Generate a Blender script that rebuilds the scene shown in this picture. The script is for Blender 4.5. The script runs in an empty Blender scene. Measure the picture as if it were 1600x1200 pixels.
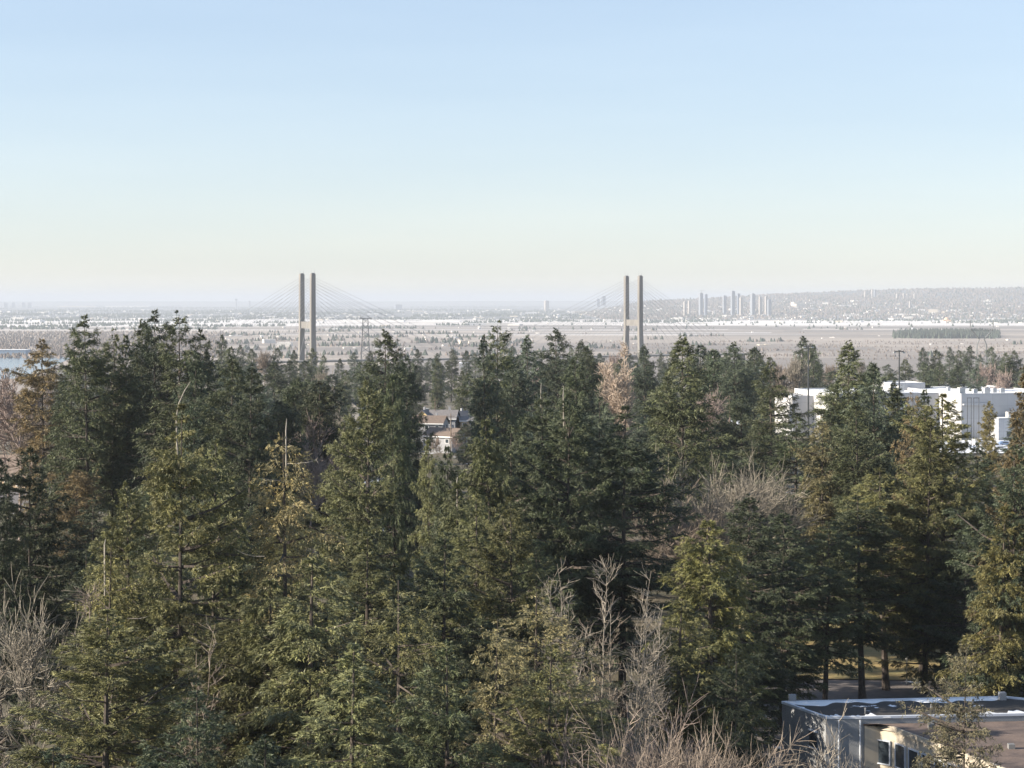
import bpy, math, random
import numpy as np
from math import radians, sin, cos, pi
from mathutils import Vector, Matrix

C = bpy.context.scene.collection
SC = bpy.context.scene
F = 3000.0      # focal length in photograph pixels (1600 wide)
V0 = 468.0      # photograph row of the true horizon
CAMZ = 44.0
SEA = -77.0

# ------------------------------------------------------------------ camera
cd = bpy.data.cameras.new("camera"); cam = bpy.data.objects.new("camera", cd); C.objects.link(cam)
cam.location = (0, 0, CAMZ); cam.rotation_euler = (radians(90), 0, 0)
cd.sensor_width = 36; cd.lens = 36 * F / 1600; cd.shift_y = -(600 - V0) / 1600
cd.clip_start = 1; cd.clip_end = 250000
SC.camera = cam

# ------------------------------------------------------------------ world and sun
SUN_EL, SUN_B = radians(23), radians(9)      # elevation; left of the view and a little behind it
sdir = Vector((-cos(SUN_B) * cos(SUN_EL), -sin(SUN_B) * cos(SUN_EL), sin(SUN_EL)))
w = bpy.data.worlds.new("World"); SC.world = w; w.use_nodes = True
nt = w.node_tree; nt.nodes.clear()
sky = nt.nodes.new("ShaderNodeTexSky"); sky.sky_type = 'NISHITA'; sky.sun_disc = False
sky.sun_elevation = SUN_EL; sky.sun_rotation = math.atan2(sdir.x, sdir.y)
sky.altitude = 0; sky.air_density = 1.0; sky.dust_density = 0.3; sky.ozone_density = 2.2
bg = nt.nodes.new("ShaderNodeBackground"); bg.inputs[1].default_value = 0.15
wo = nt.nodes.new("ShaderNodeOutputWorld")
gam = nt.nodes.new("ShaderNodeGamma"); gam.inputs[1].default_value = 0.60
hs = nt.nodes.new("ShaderNodeHueSaturation"); hs.inputs['Saturation'].default_value = 0.95; hs.inputs['Value'].default_value = 0.87
tint = nt.nodes.new("ShaderNodeMix"); tint.data_type = 'RGBA'; tint.blend_type = 'MULTIPLY'; tint.inputs[0].default_value = 1; tint.inputs[7].default_value = (1.03, 1.065, 1.17, 1)
nt.links.new(sky.outputs[0], gam.inputs[0]); nt.links.new(gam.outputs[0], hs.inputs['Color']); nt.links.new(hs.outputs[0], tint.inputs[6]); tcs = nt.nodes.new("ShaderNodeTexCoord"); mps = nt.nodes.new("ShaderNodeMapping"); mps.inputs['Scale'].default_value = (1.6, 1.6, 14)
nzs = nt.nodes.new("ShaderNodeTexNoise"); nzs.inputs['Scale'].default_value = 2.2; nzs.inputs['Detail'].default_value = 4
rps = nt.nodes.new("ShaderNodeValToRGB"); rps.color_ramp.elements[0].position = .3; rps.color_ramp.elements[0].color = (.955, .965, .975, 1); rps.color_ramp.elements[1].position = .75; rps.color_ramp.elements[1].color = (1.03, 1.02, 1.01, 1)
cls = nt.nodes.new("ShaderNodeMix"); cls.data_type = 'RGBA'; cls.blend_type = 'MULTIPLY'; cls.inputs[0].default_value = 1
nt.links.new(tcs.outputs['Generated'], mps.inputs[0]); nt.links.new(mps.outputs[0], nzs.inputs['Vector']); nt.links.new(nzs.outputs[0], rps.inputs[0])
nt.links.new(tint.outputs[2], cls.inputs[6]); nt.links.new(rps.outputs[0], cls.inputs[7]); nt.links.new(cls.outputs[2], bg.inputs[0]); nt.links.new(bg.outputs[0], wo.inputs[0])
ld = bpy.data.lights.new("sun", 'SUN'); ld.energy = 5.0; ld.angle = radians(0.5); ld.color = (1.0, 0.89, 0.74)
sun = bpy.data.objects.new("sun", ld); C.objects.link(sun)
sun.rotation_euler = sdir.to_track_quat('Z', 'Y').to_euler()
sun.location = (-200, -50, 200)
SC.view_settings.view_transform = 'Standard'; SC.view_settings.look = 'None'
SC.view_settings.exposure = 1.25; SC.view_settings.gamma = 1; SC.view_settings.use_curve_mapping = False
SC.cycles.volume_bounces = 1
SC.cycles.max_bounces = 6
SC.cycles.diffuse_bounces = 2
SC.cycles.transparent_max_bounces = 4
HAZE_DENSITY = 6.0e-5
HAZE_COLOR = (0.585, 0.635, 0.705)

# ------------------------------------------------------------------ helpers
def at(u, v, D):
    return Vector(((u - 800) / F * D, D, CAMZ - (v - V0) / F * D))
def onz(u, v, z):
    return at(u, v, (CAMZ - z) * F / (v - V0))
GK = [(-2000, 2), (400, 0), (630, -5), (900, -12), (1400, -25), (1800, -45), (2300, -76), (2600, SEA), (1e7, SEA)]
def gz(y):
    for (a, za), (b, zb) in zip(GK, GK[1:]):
        if a <= y <= b:
            t = (y - a) / (b - a)
            return za + (zb - za) * t
    return SEA

def tag(o, label=None, cat=None, group=None, kind=None):
    if label: o['label'] = label
    if cat: o['category'] = cat
    if group: o['group'] = group
    if kind: o['kind'] = kind
    return o
def thing(name, loc, label, cat, group=None, rz=0):
    o = bpy.data.objects.new(name, None); C.objects.link(o)
    o.location = loc; o.rotation_euler = (0, 0, rz); o.empty_display_size = .5
    return tag(o, label, cat, group)

def link(name, me, parent=None):
    o = bpy.data.objects.new(name, me); C.objects.link(o)
    if parent: o.parent = parent
    return o

class MB:
    def __init__(s): s.v = []; s.f = []
    def box(s, c, size, rz=0, M=None):
        n = len(s.v); x, y, z = [q / 2 for q in size]; ca, sa = cos(rz), sin(rz)
        for sx, sy, sz in ((-1,-1,-1),(1,-1,-1),(1,1,-1),(-1,1,-1),(-1,-1,1),(1,-1,1),(1,1,1),(-1,1,1)):
            px, py = sx * x, sy * y
            p = Vector((c[0] + px * ca - py * sa, c[1] + px * sa + py * ca, c[2] + sz * z))
            s.v.append(tuple(M @ p if M else p))
        for f in ((0,3,2,1),(4,5,6,7),(0,1,5,4),(1,2,6,5),(2,3,7,6),(3,0,4,7)):
            s.f.append(tuple(n + i for i in f))
        return s
    def poly(s, pts):
        n = len(s.v); s.v += [tuple(p) for p in pts]; s.f.append(tuple(range(n, n + len(pts)))); return s
    def prism(s, pts, z0, z1):            # plan polygon, counter-clockwise from above
        n = len(s.v); k = len(pts)
        s.v += [(p[0], p[1], z0) for p in pts] + [(p[0], p[1], z1) for p in pts]
        s.f.append(tuple(n + i for i in reversed(range(k)))); s.f.append(tuple(n + k + i for i in range(k)))
        for i in range(k):
            j = (i + 1) % k
            s.f.append((n + i, n + j, n + k + j, n + k + i))
        return s
    def tube(s, p0, p1, r0, r1=None, n=6):
        r1 = r0 if r1 is None else r1
        p0, p1 = Vector(p0), Vector(p1); d = (p1 - p0)
        if d.length < 1e-6: return s
        q = d.to_track_quat('Z', 'Y'); b = len(s.v)
        for p, r in ((p0, r0), (p1, r1)):
            for i in range(n):
                a = 2 * pi * i / n
                s.v.append(tuple(p + q @ Vector((cos(a) * r, sin(a) * r, 0))))
        for i in range(n):
            j = (i + 1) % n
            s.f.append((b + i, b + j, b + n + j, b + n + i))
        s.f.append(tuple(b + i for i in reversed(range(n)))); s.f.append(tuple(b + n + i for i in range(n)))
        return s
    def path(s, pts, rs, n=6):
        for i in range(len(pts) - 1): s.tube(pts[i], pts[i + 1], rs[i], rs[i + 1], n)
        return s
    def build(s, name, m, parent=None):
        me = bpy.data.meshes.new(name); me.from_pydata(s.v, [], s.f); me.update()
        me.materials.append(m)
        return link(name, me, parent)

def np_mesh(name, verts, k, mat, attr=None):
    """verts (n*k,3) array, faces of k verts each; attr per face"""
    me = bpy.data.meshes.new(name); nv = len(verts); nf = nv // k
    me.vertices.add(nv); me.loops.add(nv); me.polygons.add(nf)
    me.vertices.foreach_set("co", np.ascontiguousarray(verts, np.float32).ravel())
    me.loops.foreach_set("vertex_index", np.arange(nv, dtype=np.int32))
    me.polygons.foreach_set("loop_start", np.arange(0, nv, k, dtype=np.int32))
    me.polygons.foreach_set("loop_total", np.full(nf, k, np.int32))
    if attr is not None:
        a = me.attributes.new("rnd", 'FLOAT', 'FACE'); a.data.foreach_set("value", attr.astype(np.float32))
    me.update(calc_edges=True); me.materials.append(mat)
    return me

# ------------------------------------------------------------------ materials
def new_mat(name):
    m = bpy.data.materials.new(name); m.use_nodes = True
    n = m.node_tree; b = n.nodes['Principled BSDF']
    return m, n, b
def node(n, t, **kw):
    x = n.nodes.new(t)
    for k, v in kw.items():
        if k.startswith('i_'): x.inputs[int(k[2:]) if k[2:].isdigit() else k[2:].replace('_', ' ')].default_value = v
        else: setattr(x, k, v)
    return x
def ramp(n, fac, stops, interp='LINEAR'):
    r = n.nodes.new('ShaderNodeValToRGB'); r.color_ramp.interpolation = interp
    e = r.color_ramp.elements
    while len(e) < len(stops): e.new(0.5)
    for x, (p, c) in zip(e, stops): x.position = p; x.color = (*c, 1)
    n.links.new(fac, r.inputs[0]); return r
def noise(n, vec, scale, detail=4, rough=.55):
    t = node(n, 'ShaderNodeTexNoise'); t.inputs['Scale'].default_value = scale
    t.inputs['Detail'].default_value = detail; t.inputs['Roughness'].default_value = rough
    if vec is not None: n.links.new(vec, t.inputs['Vector'])
    return t
def mapping(n, vec, scale, rot=(0, 0, 0)):
    m = node(n, 'ShaderNodeMapping'); m.inputs['Scale'].default_value = scale; m.inputs['Rotation'].default_value = rot
    n.links.new(vec, m.inputs['Vector']); return m.outputs[0]
def mixc(n, fac, a, b, mode='MIX'):
    m = node(n, 'ShaderNodeMix', data_type='RGBA', blend_type=mode)
    if isinstance(fac, (int, float)): m.inputs[0].default_value = fac
    else: n.links.new(fac, m.inputs[0])
    for i, x in ((6, a), (7, b)):
        if isinstance(x, tuple): m.inputs[i].default_value = (*x, 1)
        else: n.links.new(x, m.inputs[i])
    return m.outputs[2]
def math_n(n, op, a, b=None, clamp=False):
    m = node(n, 'ShaderNodeMath', operation=op); m.use_clamp = clamp
    for i, x in ((0, a), (1, b)):
        if x is None: continue
        if isinstance(x, (int, float)): m.inputs[i].default_value = x
        else: n.links.new(x, m.inputs[i])
    return m.outputs[0]

def simple(name, col, rough=.8, var=.15, scale=1.5, metallic=0, streak=False):
    """a surface with weathering noise on its own colour"""
    m, n, b = new_mat(name)
    g = node(n, 'ShaderNodeNewGeometry').outputs['Position']
    v = mapping(n, g, (1, 1, .15) if streak else (1, 1, 1))
    t = noise(n, v, scale, 5)
    lo = tuple(max(0, c * (1 - var * 1.6)) for c in col); hi = tuple(min(1, c * (1 + var)) for c in col)
    r = ramp(n, t.outputs[0], [(.3, lo), (.7, hi)])
    n.links.new(r.outputs[0], b.inputs['Base Color'])
    b.inputs['Roughness'].default_value = rough; b.inputs['Metallic'].default_value = metallic
    return m

def foliage_mat():
    m, n, b = new_mat("conifer_needles")
    oi = node(n, 'ShaderNodeObjectInfo'); at_ = node(n, 'ShaderNodeAttribute', attribute_name='rnd')
    tc = node(n, 'ShaderNodeTexCoord').outputs['Object']
    t = noise(n, tc, .55, 3)
    base = oi.outputs['Color']
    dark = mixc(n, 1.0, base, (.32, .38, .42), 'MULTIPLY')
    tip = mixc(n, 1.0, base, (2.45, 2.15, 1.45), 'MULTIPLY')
    c1 = mixc(n, at_.outputs['Fac'], dark, tip)  # random per spray; the wide spread puts sunlit and shadow contrast into the colour
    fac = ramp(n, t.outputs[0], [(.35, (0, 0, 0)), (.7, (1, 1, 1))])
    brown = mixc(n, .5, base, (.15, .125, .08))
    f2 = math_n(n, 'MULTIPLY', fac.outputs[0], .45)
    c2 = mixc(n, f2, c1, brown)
    n.links.new(c2, b.inputs['Base Color'])
    b.inputs['Roughness'].default_value = .55
    b.inputs['Specular IOR Level'].default_value = .25
    return m
M_FOL = foliage_mat()
def bark(name, a, bcol):
    m, n, b = new_mat(name)
    g = node(n, 'ShaderNodeTexCoord').outputs['Object']
    t = noise(n, mapping(n, g, (3, 3, .7)), 2.0, 5)
    r = ramp(n, t.outputs[0], [(.35, a), (.65, bcol)])
    n.links.new(r.outputs[0], b.inputs['Base Color']); b.inputs['Roughness'].default_value = .9
    return m
M_BARK = bark("fir_bark", (.035, .028, .024), (.10, .08, .065))
M_DEAD = bark("bleached_wood", (.20, .18, .15), (.36, .33, .28))
M_PALE = bark("pale_bark", (.16, .14, .115), (.30, .265, .215))
M_TWIG = bark("tan_twigs", (.15, .12, .095), (.27, .22, .175))
M_PINK = bark("mauve_twigs", (.21, .165, .145), (.35, .275, .24))
M_GREY = bark("grey_twigs", (.17, .15, .12), (.28, .25, .20))
TWIGM = {'tan': M_TWIG, 'pink': M_PINK, 'grey': M_GREY, 'pale': M_PALE, 'straw': bark('straw_twigs', (.34, .27, .21), (.50, .41, .33))}

# ------------------------------------------------------------------ haze
def build_haze():
    m = bpy.data.materials.new("haze_air"); m.use_nodes = True
    n = m.node_tree; n.nodes.clear()
    pv = node(n, 'ShaderNodeVolumePrincipled'); o = node(n, 'ShaderNodeOutputMaterial')
    pv.inputs['Color'].default_value = (*HAZE_COLOR, 1)
    pv.inputs['Density'].default_value = HAZE_DENSITY
    pv.inputs['Anisotropy'].default_value = 0.0
    n.links.new(pv.outputs[0], o.inputs['Volume'])
    h = MB().box((0, 59000, (165 + SEA - 1) / 2), (110000, 122000, 165 - SEA + 1)).build("haze", m)
    tag(h, kind='stuff', label="pale blue haze hanging in the air over the plain")
build_haze()

# ------------------------------------------------------------------ ground
def ground_mat():
    m, n, b = new_mat("ground_soil")
    g = node(n, 'ShaderNodeNewGeometry').outputs['Position']
    sep = node(n, 'ShaderNodeSeparateXYZ'); n.links.new(g, sep.inputs[0])
    y = sep.outputs[1]
    # near forest floor
    t1 = noise(n, mapping(n, g, (1, 1, 1)), .09, 6)
    near = ramp(n, t1.outputs[0], [(.30, (.035, .04, .02)), (.5, (.09, .075, .045)), (.66, (.12, .10, .07)), (.70, (.62, .66, .72))])
    # far plain: fields
    cell = node(n, 'ShaderNodeTexVoronoi', feature='F1', distance='CHEBYCHEV'); cell.inputs['Scale'].default_value = 1
    n.links.new(mapping(n, g, (1 / 1500, 1 / 420, 0), (0, 0, .05)), cell.inputs['Vector'])
    cs = node(n, 'ShaderNodeSeparateColor'); n.links.new(cell.outputs['Color'], cs.inputs[0])
    soil = ramp(n, cs.outputs[0], [(.2, (.19, .165, .145)), (.5, (.27, .23, .195)), (.8, (.35, .30, .25))])
    fine = noise(n, mapping(n, g, (1 / 700, 1 / 90, 0)), 1, 4, .65)
    soil2 = mixc(n, .35, soil.outputs[0], fine.outputs[0], 'OVERLAY')
    yn = math_n(n, 'DIVIDE', y, 40000)
    pr = ramp(n, yn, [(0, (0,) * 3), (.105, (.10,) * 3), (.135, (.22,) * 3), (.17, (.45,) * 3), (.205, (.50,) * 3), (.225, (.95,) * 3),
                      (.285, (.95,) * 3), (.31, (.18,) * 3), (.8, (.22,) * 3), (1, (.3,) * 3)])
    big = noise(n, mapping(n, g, (1 / 2600, 1 / 260, 0)), 1, 3, .6)
    s1 = math_n(n, 'ADD', math_n(n, 'MULTIPLY', cs.outputs[1], .45), math_n(n, 'MULTIPLY', big.outputs[0], .75))
    th = math_n(n, 'ADD', math_n(n, 'MULTIPLY', pr.outputs[0], .72), .16)
    tw_ = noise(n, mapping(n, g, (1 / 900, 1 / 500, 0)), 1, 5, .7)
    town = ramp(n, tw_.outputs[0], [(.35, (.055, .065, .07)), (.55, (.10, .105, .105)), (.75, (.20, .19, .18))])
    istown = math_n(n, 'MULTIPLY', math_n(n, 'SUBTRACT', y, 11300), .001, True)
    soil2 = mixc(n, istown, soil2, town.outputs[0])
    sm = math_n(n, 'MULTIPLY', math_n(n, 'SUBTRACT', th, s1), 5, True)
    sm = math_n(n, 'MULTIPLY', sm, math_n(n, 'SUBTRACT', 1, math_n(n, 'MULTIPLY', istown, .8)))
    far = mixc(n, sm, soil2, (.68, .65, .62))
    isfar = math_n(n, 'MULTIPLY', math_n(n, 'SUBTRACT', y, 2100), .01, True)
    c = mixc(n, isfar, near.outputs[0], far)
    n.links.new(c, b.inputs['Base Color']); b.inputs['Roughness'].default_value = .9
    return m
def build_ground():
    ys = [-900, 0, 100, 200, 300, 400, 515, 630, 765, 900, 1150, 1400, 1600, 1800, 2050, 2300, 2600, 4000, 7000, 12000, 20000, 35000, 60000, 110000]
    xs = [-50000, -20000, -8000, -3000, -1500, -800, -400, -200, 0, 200, 400, 800, 1500, 3000, 8000, 20000, 50000]
    v = [(x, y, gz(y)) for y in ys for x in xs]; k = len(xs)
    f = [(j * k + i, j * k + i + 1, (j + 1) * k + i + 1, (j + 1) * k + i) for j in range(len(ys) - 1) for i in range(k - 1)]
    me = bpy.data.meshes.new("ground"); me.from_pydata(v, [], f); me.update(); me.materials.append(ground_mat())
    tag(link("ground", me), kind='structure')
build_ground()

def hill_mat():
    m, n, b = new_mat("wooded_hill")
    g = node(n, 'ShaderNodeNewGeometry').outputs['Position']
    t = noise(n, mapping(n, g, (1 / 260, 1 / 420, 1 / 60)), 1, 6, .65)
    r = ramp(n, t.outputs[0], [(.34, (.085, .10, .11)), (.52, (.12, .135, .14)), (.68, (.165, .165, .165))])  # paler, bluer tones put extra haze into the hill colour
    n.links.new(r.outputs[0], b.inputs['Base Color']); b.inputs['Roughness'].default_value = 1
    return m
M_HILL = hill_mat()
def interp(tbl, x):
    for (a, fa), (b, fb) in zip(tbl, tbl[1:]):
        if a <= x <= b: return fa + (fb - fa) * (x - a) / (b - a)
    return tbl[0][1] if x < tbl[0][0] else tbl[-1][1]
RIDGE = [(800, 477), (860, 474.5), (940, 472), (1000, 470.3), (1050, 468.5), (1100, 466.5), (1160, 463.5), (1200, 460.5), (1250, 458.5), (1300, 456),
         (1350, 453.5), (1400, 452.5), (1450, 451.5), (1500, 450.5), (1600, 450), (1900, 447)]
HY0, HY1 = 11500.0, 17000.0
def hill_z(x, y):
    """height of the ridge on the right; 0 fraction at the foot, 1 on the crest"""
    u = 800 + x / HY1 * F
    top = CAMZ - (interp(RIDGE, u) - V0) / F * HY1
    t = (y - HY0) / (HY1 - HY0)
    t = max(0, min(1, t))
    fx = max(0, min(1, (x - 500) / 800)); top = SEA + (top - SEA) * fx * fx * (3 - 2 * fx) if x < 1300 else top
    wob = 1 + .10 * sin(x / 260.) * sin(y / 700. + x / 900.)
    z = SEA + (top - SEA) * (t ** 1.15) * (wob if t < .97 else 1)
    return min(z, top)
def build_hills():
    v = []; f = []; nx, ny = 150, 30
    xs = [500 + i * (7600 - 500) / nx for i in range(nx + 1)]
    ys = [HY0 - 200 + j * (HY1 + 200 - HY0) / (ny - 4) for j in range(ny - 3)] + [HY1 + 1500, HY1 + 4000, HY1 + 7000]
    for j, y in enumerate(ys):
        for x in xs:
            if y <= HY1: z = hill_z(x, y) - (2 if y < HY0 + 10 else 0)
            else:
                k = (y - HY1) / 7000; z = hill_z(x, HY1); z = z + (SEA - 5 - z) * k
            v.append((x, y, z))
    k = len(xs)
    for j in range(len(ys) - 1):
        for i in range(k - 1):
            f.append((j * k + i, j * k + i + 1, (j + 1) * k + i + 1, (j + 1) * k + i))
    me = bpy.data.meshes.new("hills"); me.from_pydata(v, [], f); me.update(); me.materials.append(M_HILL)
    for p in me.polygons: p.use_smooth = True
    tag(link("hills", me), kind='structure')
    # low blue land along the horizon
    v = []; f = []; rnd = random.Random(4); n = 260
    for i in range(n + 1):
        x = -26000 + i * 52000 / n
        h = 10 * sin(x / 5200.) + 6 * sin(x / 1300. + 1) + rnd.uniform(-2, 2)
        t = 12 + h * .6
        for y, z in ((35000, SEA - 3), (38000, t), (40000, t - 15), (44000, SEA - 3)): v.append((x, y, z))
    for i in range(n):
        for j in range(3):
            a = i * 4 + j; f.append((a, a + 4, a + 5, a + 1))
    me = bpy.data.meshes.new("distant_hills"); me.from_pydata(v, [], f); me.update(); me.materials.append(M_HILL)
    tag(link("distant_hills", me), kind='structure')
build_hills()

# the river reach at the far left, and the open ground beside the flat-roofed building
M_WATER, _n, _b = new_mat("river_water")
_b.inputs['Base Color'].default_value = (.05, .11, .16, 1); _b.inputs['Roughness'].default_value = .12
_t = noise(_n, node(_n, 'ShaderNodeNewGeometry').outputs['Position'], .2, 3)
_bp = node(_n, 'ShaderNodeBump'); _bp.inputs['Strength'].default_value = .25; _bp.inputs['Distance'].default_value = 2
_n.links.new(_t.outputs[0], _bp.inputs['Height']); _n.links.new(_bp.outputs[0], _b.inputs['Normal'])
wp = [onz(-260, 552, SEA), onz(60, 553, SEA), onz(110, 560, SEA), onz(40, 592, SEA), onz(-260, 592, SEA)]
tag(MB().poly([(p.x, p.y, SEA + .3) for p in reversed(wp)]).build("river", M_WATER), kind='structure')

def patchy(name, base, alt, scale, lo, hi, rough=.9):
    m, n, b = new_mat(name)
    g = node(n, 'ShaderNodeNewGeometry').outputs['Position']
    t = noise(n, g, scale, 7, .6); t2 = noise(n, g, scale * 9, 4)
    r = ramp(n, t.outputs[0], [(lo, (0, 0, 0)), (hi, (1, 1, 1))])
    c = mixc(n, r.outputs[0], base, alt)
    c = mixc(n, .35, c, t2.outputs[0], 'OVERLAY')
    n.links.new(c, b.inputs['Base Color']); b.inputs['Roughness'].default_value = rough
    return m
M_LAWN = patchy("dry_grass", (.30, .22, .09), (.20, .17, .07), .25, .42, .6)
M_ASPH = patchy("worn_asphalt", (.16, .14, .13), (.75, .78, .83), .16, .60, .64)
def sheet(name, pts, z, m):
    return tag(MB().poly([(p[0], p[1], z + .0) for p in pts]).build(name, m), kind='structure')
sheet("lawn", [(28, 219), (75, 215), (80, 262), (28, 268)], .9, M_LAWN)
sheet("road", [(18, 172), (78, 172), (78, 214.5), (18, 219)], .9, M_ASPH)

# ------------------------------------------------------------------ trees: meshes
def profile(t, p, r):
    return np.power(np.clip(t, 0, 1), p) * (1 - r * np.clip((t - .7) / .3, 0, 1))

def conifer_mesh(seed, H=34, R=5.5, zb=5, nb=170, ls=.42, cpm=5, lpc=13, asc=.35, droop=.35, curve=.15, p=.7,
                 irr=.28, hang=.5, layer=.9, sparse=.0, whorl=.7, topfade=0, name="crown"):
    g = np.random.default_rng(seed)
    u = g.random(nb) ** 1.12
    t = u
    h = H - t * (H - zb)
    whorl *= .8; hq = np.round(h / layer) * layer
    h = h * (1 - whorl) + hq * whorl + g.normal(0, .08, nb)
    t = np.clip((H - h) / (H - zb), 0.004, 1)
    az = g.random(nb) * 2 * pi
    ph = g.random(6) * 6.28
    lop = (np.sin(az + ph[0] + h * .25) + np.sin(2 * az + ph[1] - h * .45) * .8 + np.sin(3 * az + ph[2] + h * .8) * .6) / 1.6
    dep = t * (H - zb); kk = .95 - .62 * p            # opening of the cone below the tip
    L = R * (1 - np.exp(-dep * kk / R * 1.02)) * 1.08 * (1 - .3 * np.clip((t - .75) / .25, 0, 1)) * (1 + irr * lop * np.clip(dep / 4, .3, 1)) * g.uniform(.45, 1.15, nb) + .10
    k = g.random(nb) < .07
    L[k] *= g.uniform(1.15, 1.4, k.sum())
    if sparse: keep = g.random(nb) > sparse
    else: keep = np.ones(nb, bool)
    if topfade: keep &= g.random(nb) < np.clip(t / topfade, .12, 1)
    h, t, az, L = h[keep], t[keep], az[keep], L[keep]; nb = len(h)
    a = asc * (1 - t) * 1.3 - droop * t + g.normal(0, .15, nb)
    c = curve * np.ones(nb) + g.normal(0, .12, nb)
    dirx, diry = np.cos(az), np.sin(az)
    n_i = np.maximum(3, (L * cpm * (.45 + .55 * np.minimum(L, 3) / 3)).astype(int))
    bi = np.repeat(np.arange(nb), n_i); nc = len(bi)
    s = .10 + .92 * g.random(nc) ** .62
    wl = (.23 * L[bi] * (1.05 - s) + .20)
    l = g.normal(0, .62, nc) * wl
    r = L[bi] * s
    z = h[bi] + L[bi] * (a[bi] * s + c[bi] * s * s) - np.abs(l) * .28 + g.normal(0, .09, nc)
    cx = dirx[bi] * r - diry[bi] * l; cy = diry[bi] * r + dirx[bi] * l
    crnd = g.random(nc)
    # leaves
    li = np.repeat(np.arange(nc), lpc); nl = len(li)
    fl = np.clip(L[bi] / 1.6, .12, 1)
    outc = np.stack([dirx[bi], diry[bi], np.zeros(nc)], 1)
    latc = np.stack([-diry[bi], dirx[bi], np.zeros(nc)], 1) * np.sign(l)[:, None]
    dc = outc * g.uniform(.3, 1.0, nc)[:, None] + latc * g.uniform(0, 1.0, nc)[:, None] + g.normal(0, .22, (nc, 3))
    dc[:, 2] -= (hang + .15) * g.uniform(0, 1.3, nc) * (.35 + .65 * t[bi]); dc[:, 2] += (1 - t[bi]) * .3
    dc /= np.linalg.norm(dc, axis=1)[:, None] + 1e-9
    ct = ls * g.uniform(1.6, 3.4, nc) * fl                      # length of the spray
    k_ = g.random(nl)
    P = np.stack([cx, cy, z], 1)[li] + dc[li] * (k_ * ct[li])[:, None] + g.normal(0, ls * .22, (nl, 3)) * fl[li][:, None]
    P[:, 2] -= (k_ ** 2) * ct[li] * .25 * (hang + .3)
    d = dc[li] + g.normal(0, .42, (nl, 3)); d[:, 2] -= .18
    d /= np.linalg.norm(d, axis=1)[:, None] + 1e-9
    up = g.normal(0, .7, (nl, 3)); up[:, 2] += .5
    wd = np.cross(d, up); wd /= np.linalg.norm(wd, axis=1)[:, None] + 1e-9
    ln = ls * g.uniform(.6, 1.45, nl); wi = ls * g.uniform(.16, .32, nl)
    V = np.empty((nl, 3, 3))
    V[:, 0] = P - wd * wi[:, None] * .5; V[:, 1] = P + wd * wi[:, None] * .5; V[:, 2] = P + d * ln[:, None]
    rn = np.clip(crnd[li] * .65 + g.random(nl) * .35, 0, 1)
    # fuzzy leader
    me = np_mesh(name, V.reshape(-1, 3), 3, M_FOL, rn)
    # limbs for the trunk mesh
    idx = np.argsort(-L)[:max(10, nb // 2)]
    limbs = [(h[i], az[i], L[i], a[i], c[i]) for i in idx]
    return me, limbs

def trunk_mesh(seed, H, limbs, r0=.42, mat=None, bend=.5, n=7):
    rnd = random.Random(seed); b = MB()
    ax, ay = rnd.uniform(-bend, bend), rnd.uniform(-bend, bend)
    def cx(z): k = sin(z / H * pi); return (ax * k * .35, ay * k * .35, z)
    N = 9; pts = [cx(H * i / N) for i in range(N + 1)]; pts[-1] = (0, 0, H * .995)
    rs = [r0 * (1 - .93 * i / N) for i in range(N + 1)]; rs[0] *= 1.35
    b.path(pts, rs, n)
    for (h, az, L, a, c) in limbs:
        q = []
        for s in (0, .5, .92):
            q.append((cos(az) * L * s, sin(az) * L * s, h + L * (a * s + c * s * s)))
        rr = .012 * L + .015
        b.path(q, [rr * 1.6, rr, rr * .4], 3)
    me = bpy.data.meshes.new("trunk"); me.from_pydata(b.v, [], b.f); me.update(); me.materials.append(mat or M_BARK)
    return me

PROTO = {}
def proto(key, seed, H, R, r0=.42, bend=.5, mat=None, **kw):
    crown, limbs = conifer_mesh(seed, H=H, R=R, **kw)
    PROTO.setdefault(key, []).append((H, R, crown, trunk_mesh(seed, H, limbs, r0, mat, bend)))

# near kinds
NEAR = dict(ls=.27, cpm=7.5, lpc=30, nb=245)
proto('fir_n', 11, 34, 5.6, zb=4, asc=.45, droop=.22, curve=.10, p=.72, **NEAR)
proto('fir_n', 12, 36, 6.0, zb=6, asc=.35, droop=.30, curve=.16, p=.62, irr=.34, **NEAR)
proto('fir_n', 13, 32, 5.4, zb=3, asc=.55, droop=.15, curve=.05, p=.80, irr=.3, **NEAR)
proto('fir_n', 14, 35, 4.6, zb=7, asc=.25, droop=.45, curve=.2, p=.95, irr=.3, hang=.9, **NEAR)
proto('fir_n', 15, 34, 6.4, zb=4, asc=.3, droop=.35, curve=.18, p=.7, irr=.55, hang=.7, sparse=.18, **NEAR)
proto('layer_n', 21, 36, 6.2, zb=8, asc=.12, droop=.18, curve=.12, p=.6, irr=.4, layer=1.3, whorl=.8, hang=.35, **{**NEAR, 'nb': 215})
proto('layer_n', 22, 35, 6.0, zb=10, asc=.15, droop=.22, curve=.15, p=.55, irr=.45, layer=1.2, whorl=.8, hang=.3, **{**NEAR, 'nb': 205})
proto('high_n', 25, 34, 5.4, zb=10, asc=.3, droop=.3, curve=.12, p=.6, irr=.4, layer=1.2, whorl=.75, hang=.5, **{**NEAR, 'nb': 205})
proto('high_n', 26, 34, 5.0, zb=11, asc=.2, droop=.35, curve=.12, p=.55, irr=.4, layer=1.2, whorl=.75, hang=.5, **{**NEAR, 'nb': 205})
proto('cedar_n', 31, 30, 4.6, zb=3, asc=.5, droop=.5, curve=-.12, p=.85, hang=1.3, irr=.25, **NEAR)
proto('cedar_n', 32, 31, 5.2, zb=3, asc=.4, droop=.55, curve=-.05, p=.7, hang=1.5, irr=.35, **NEAR)
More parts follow.
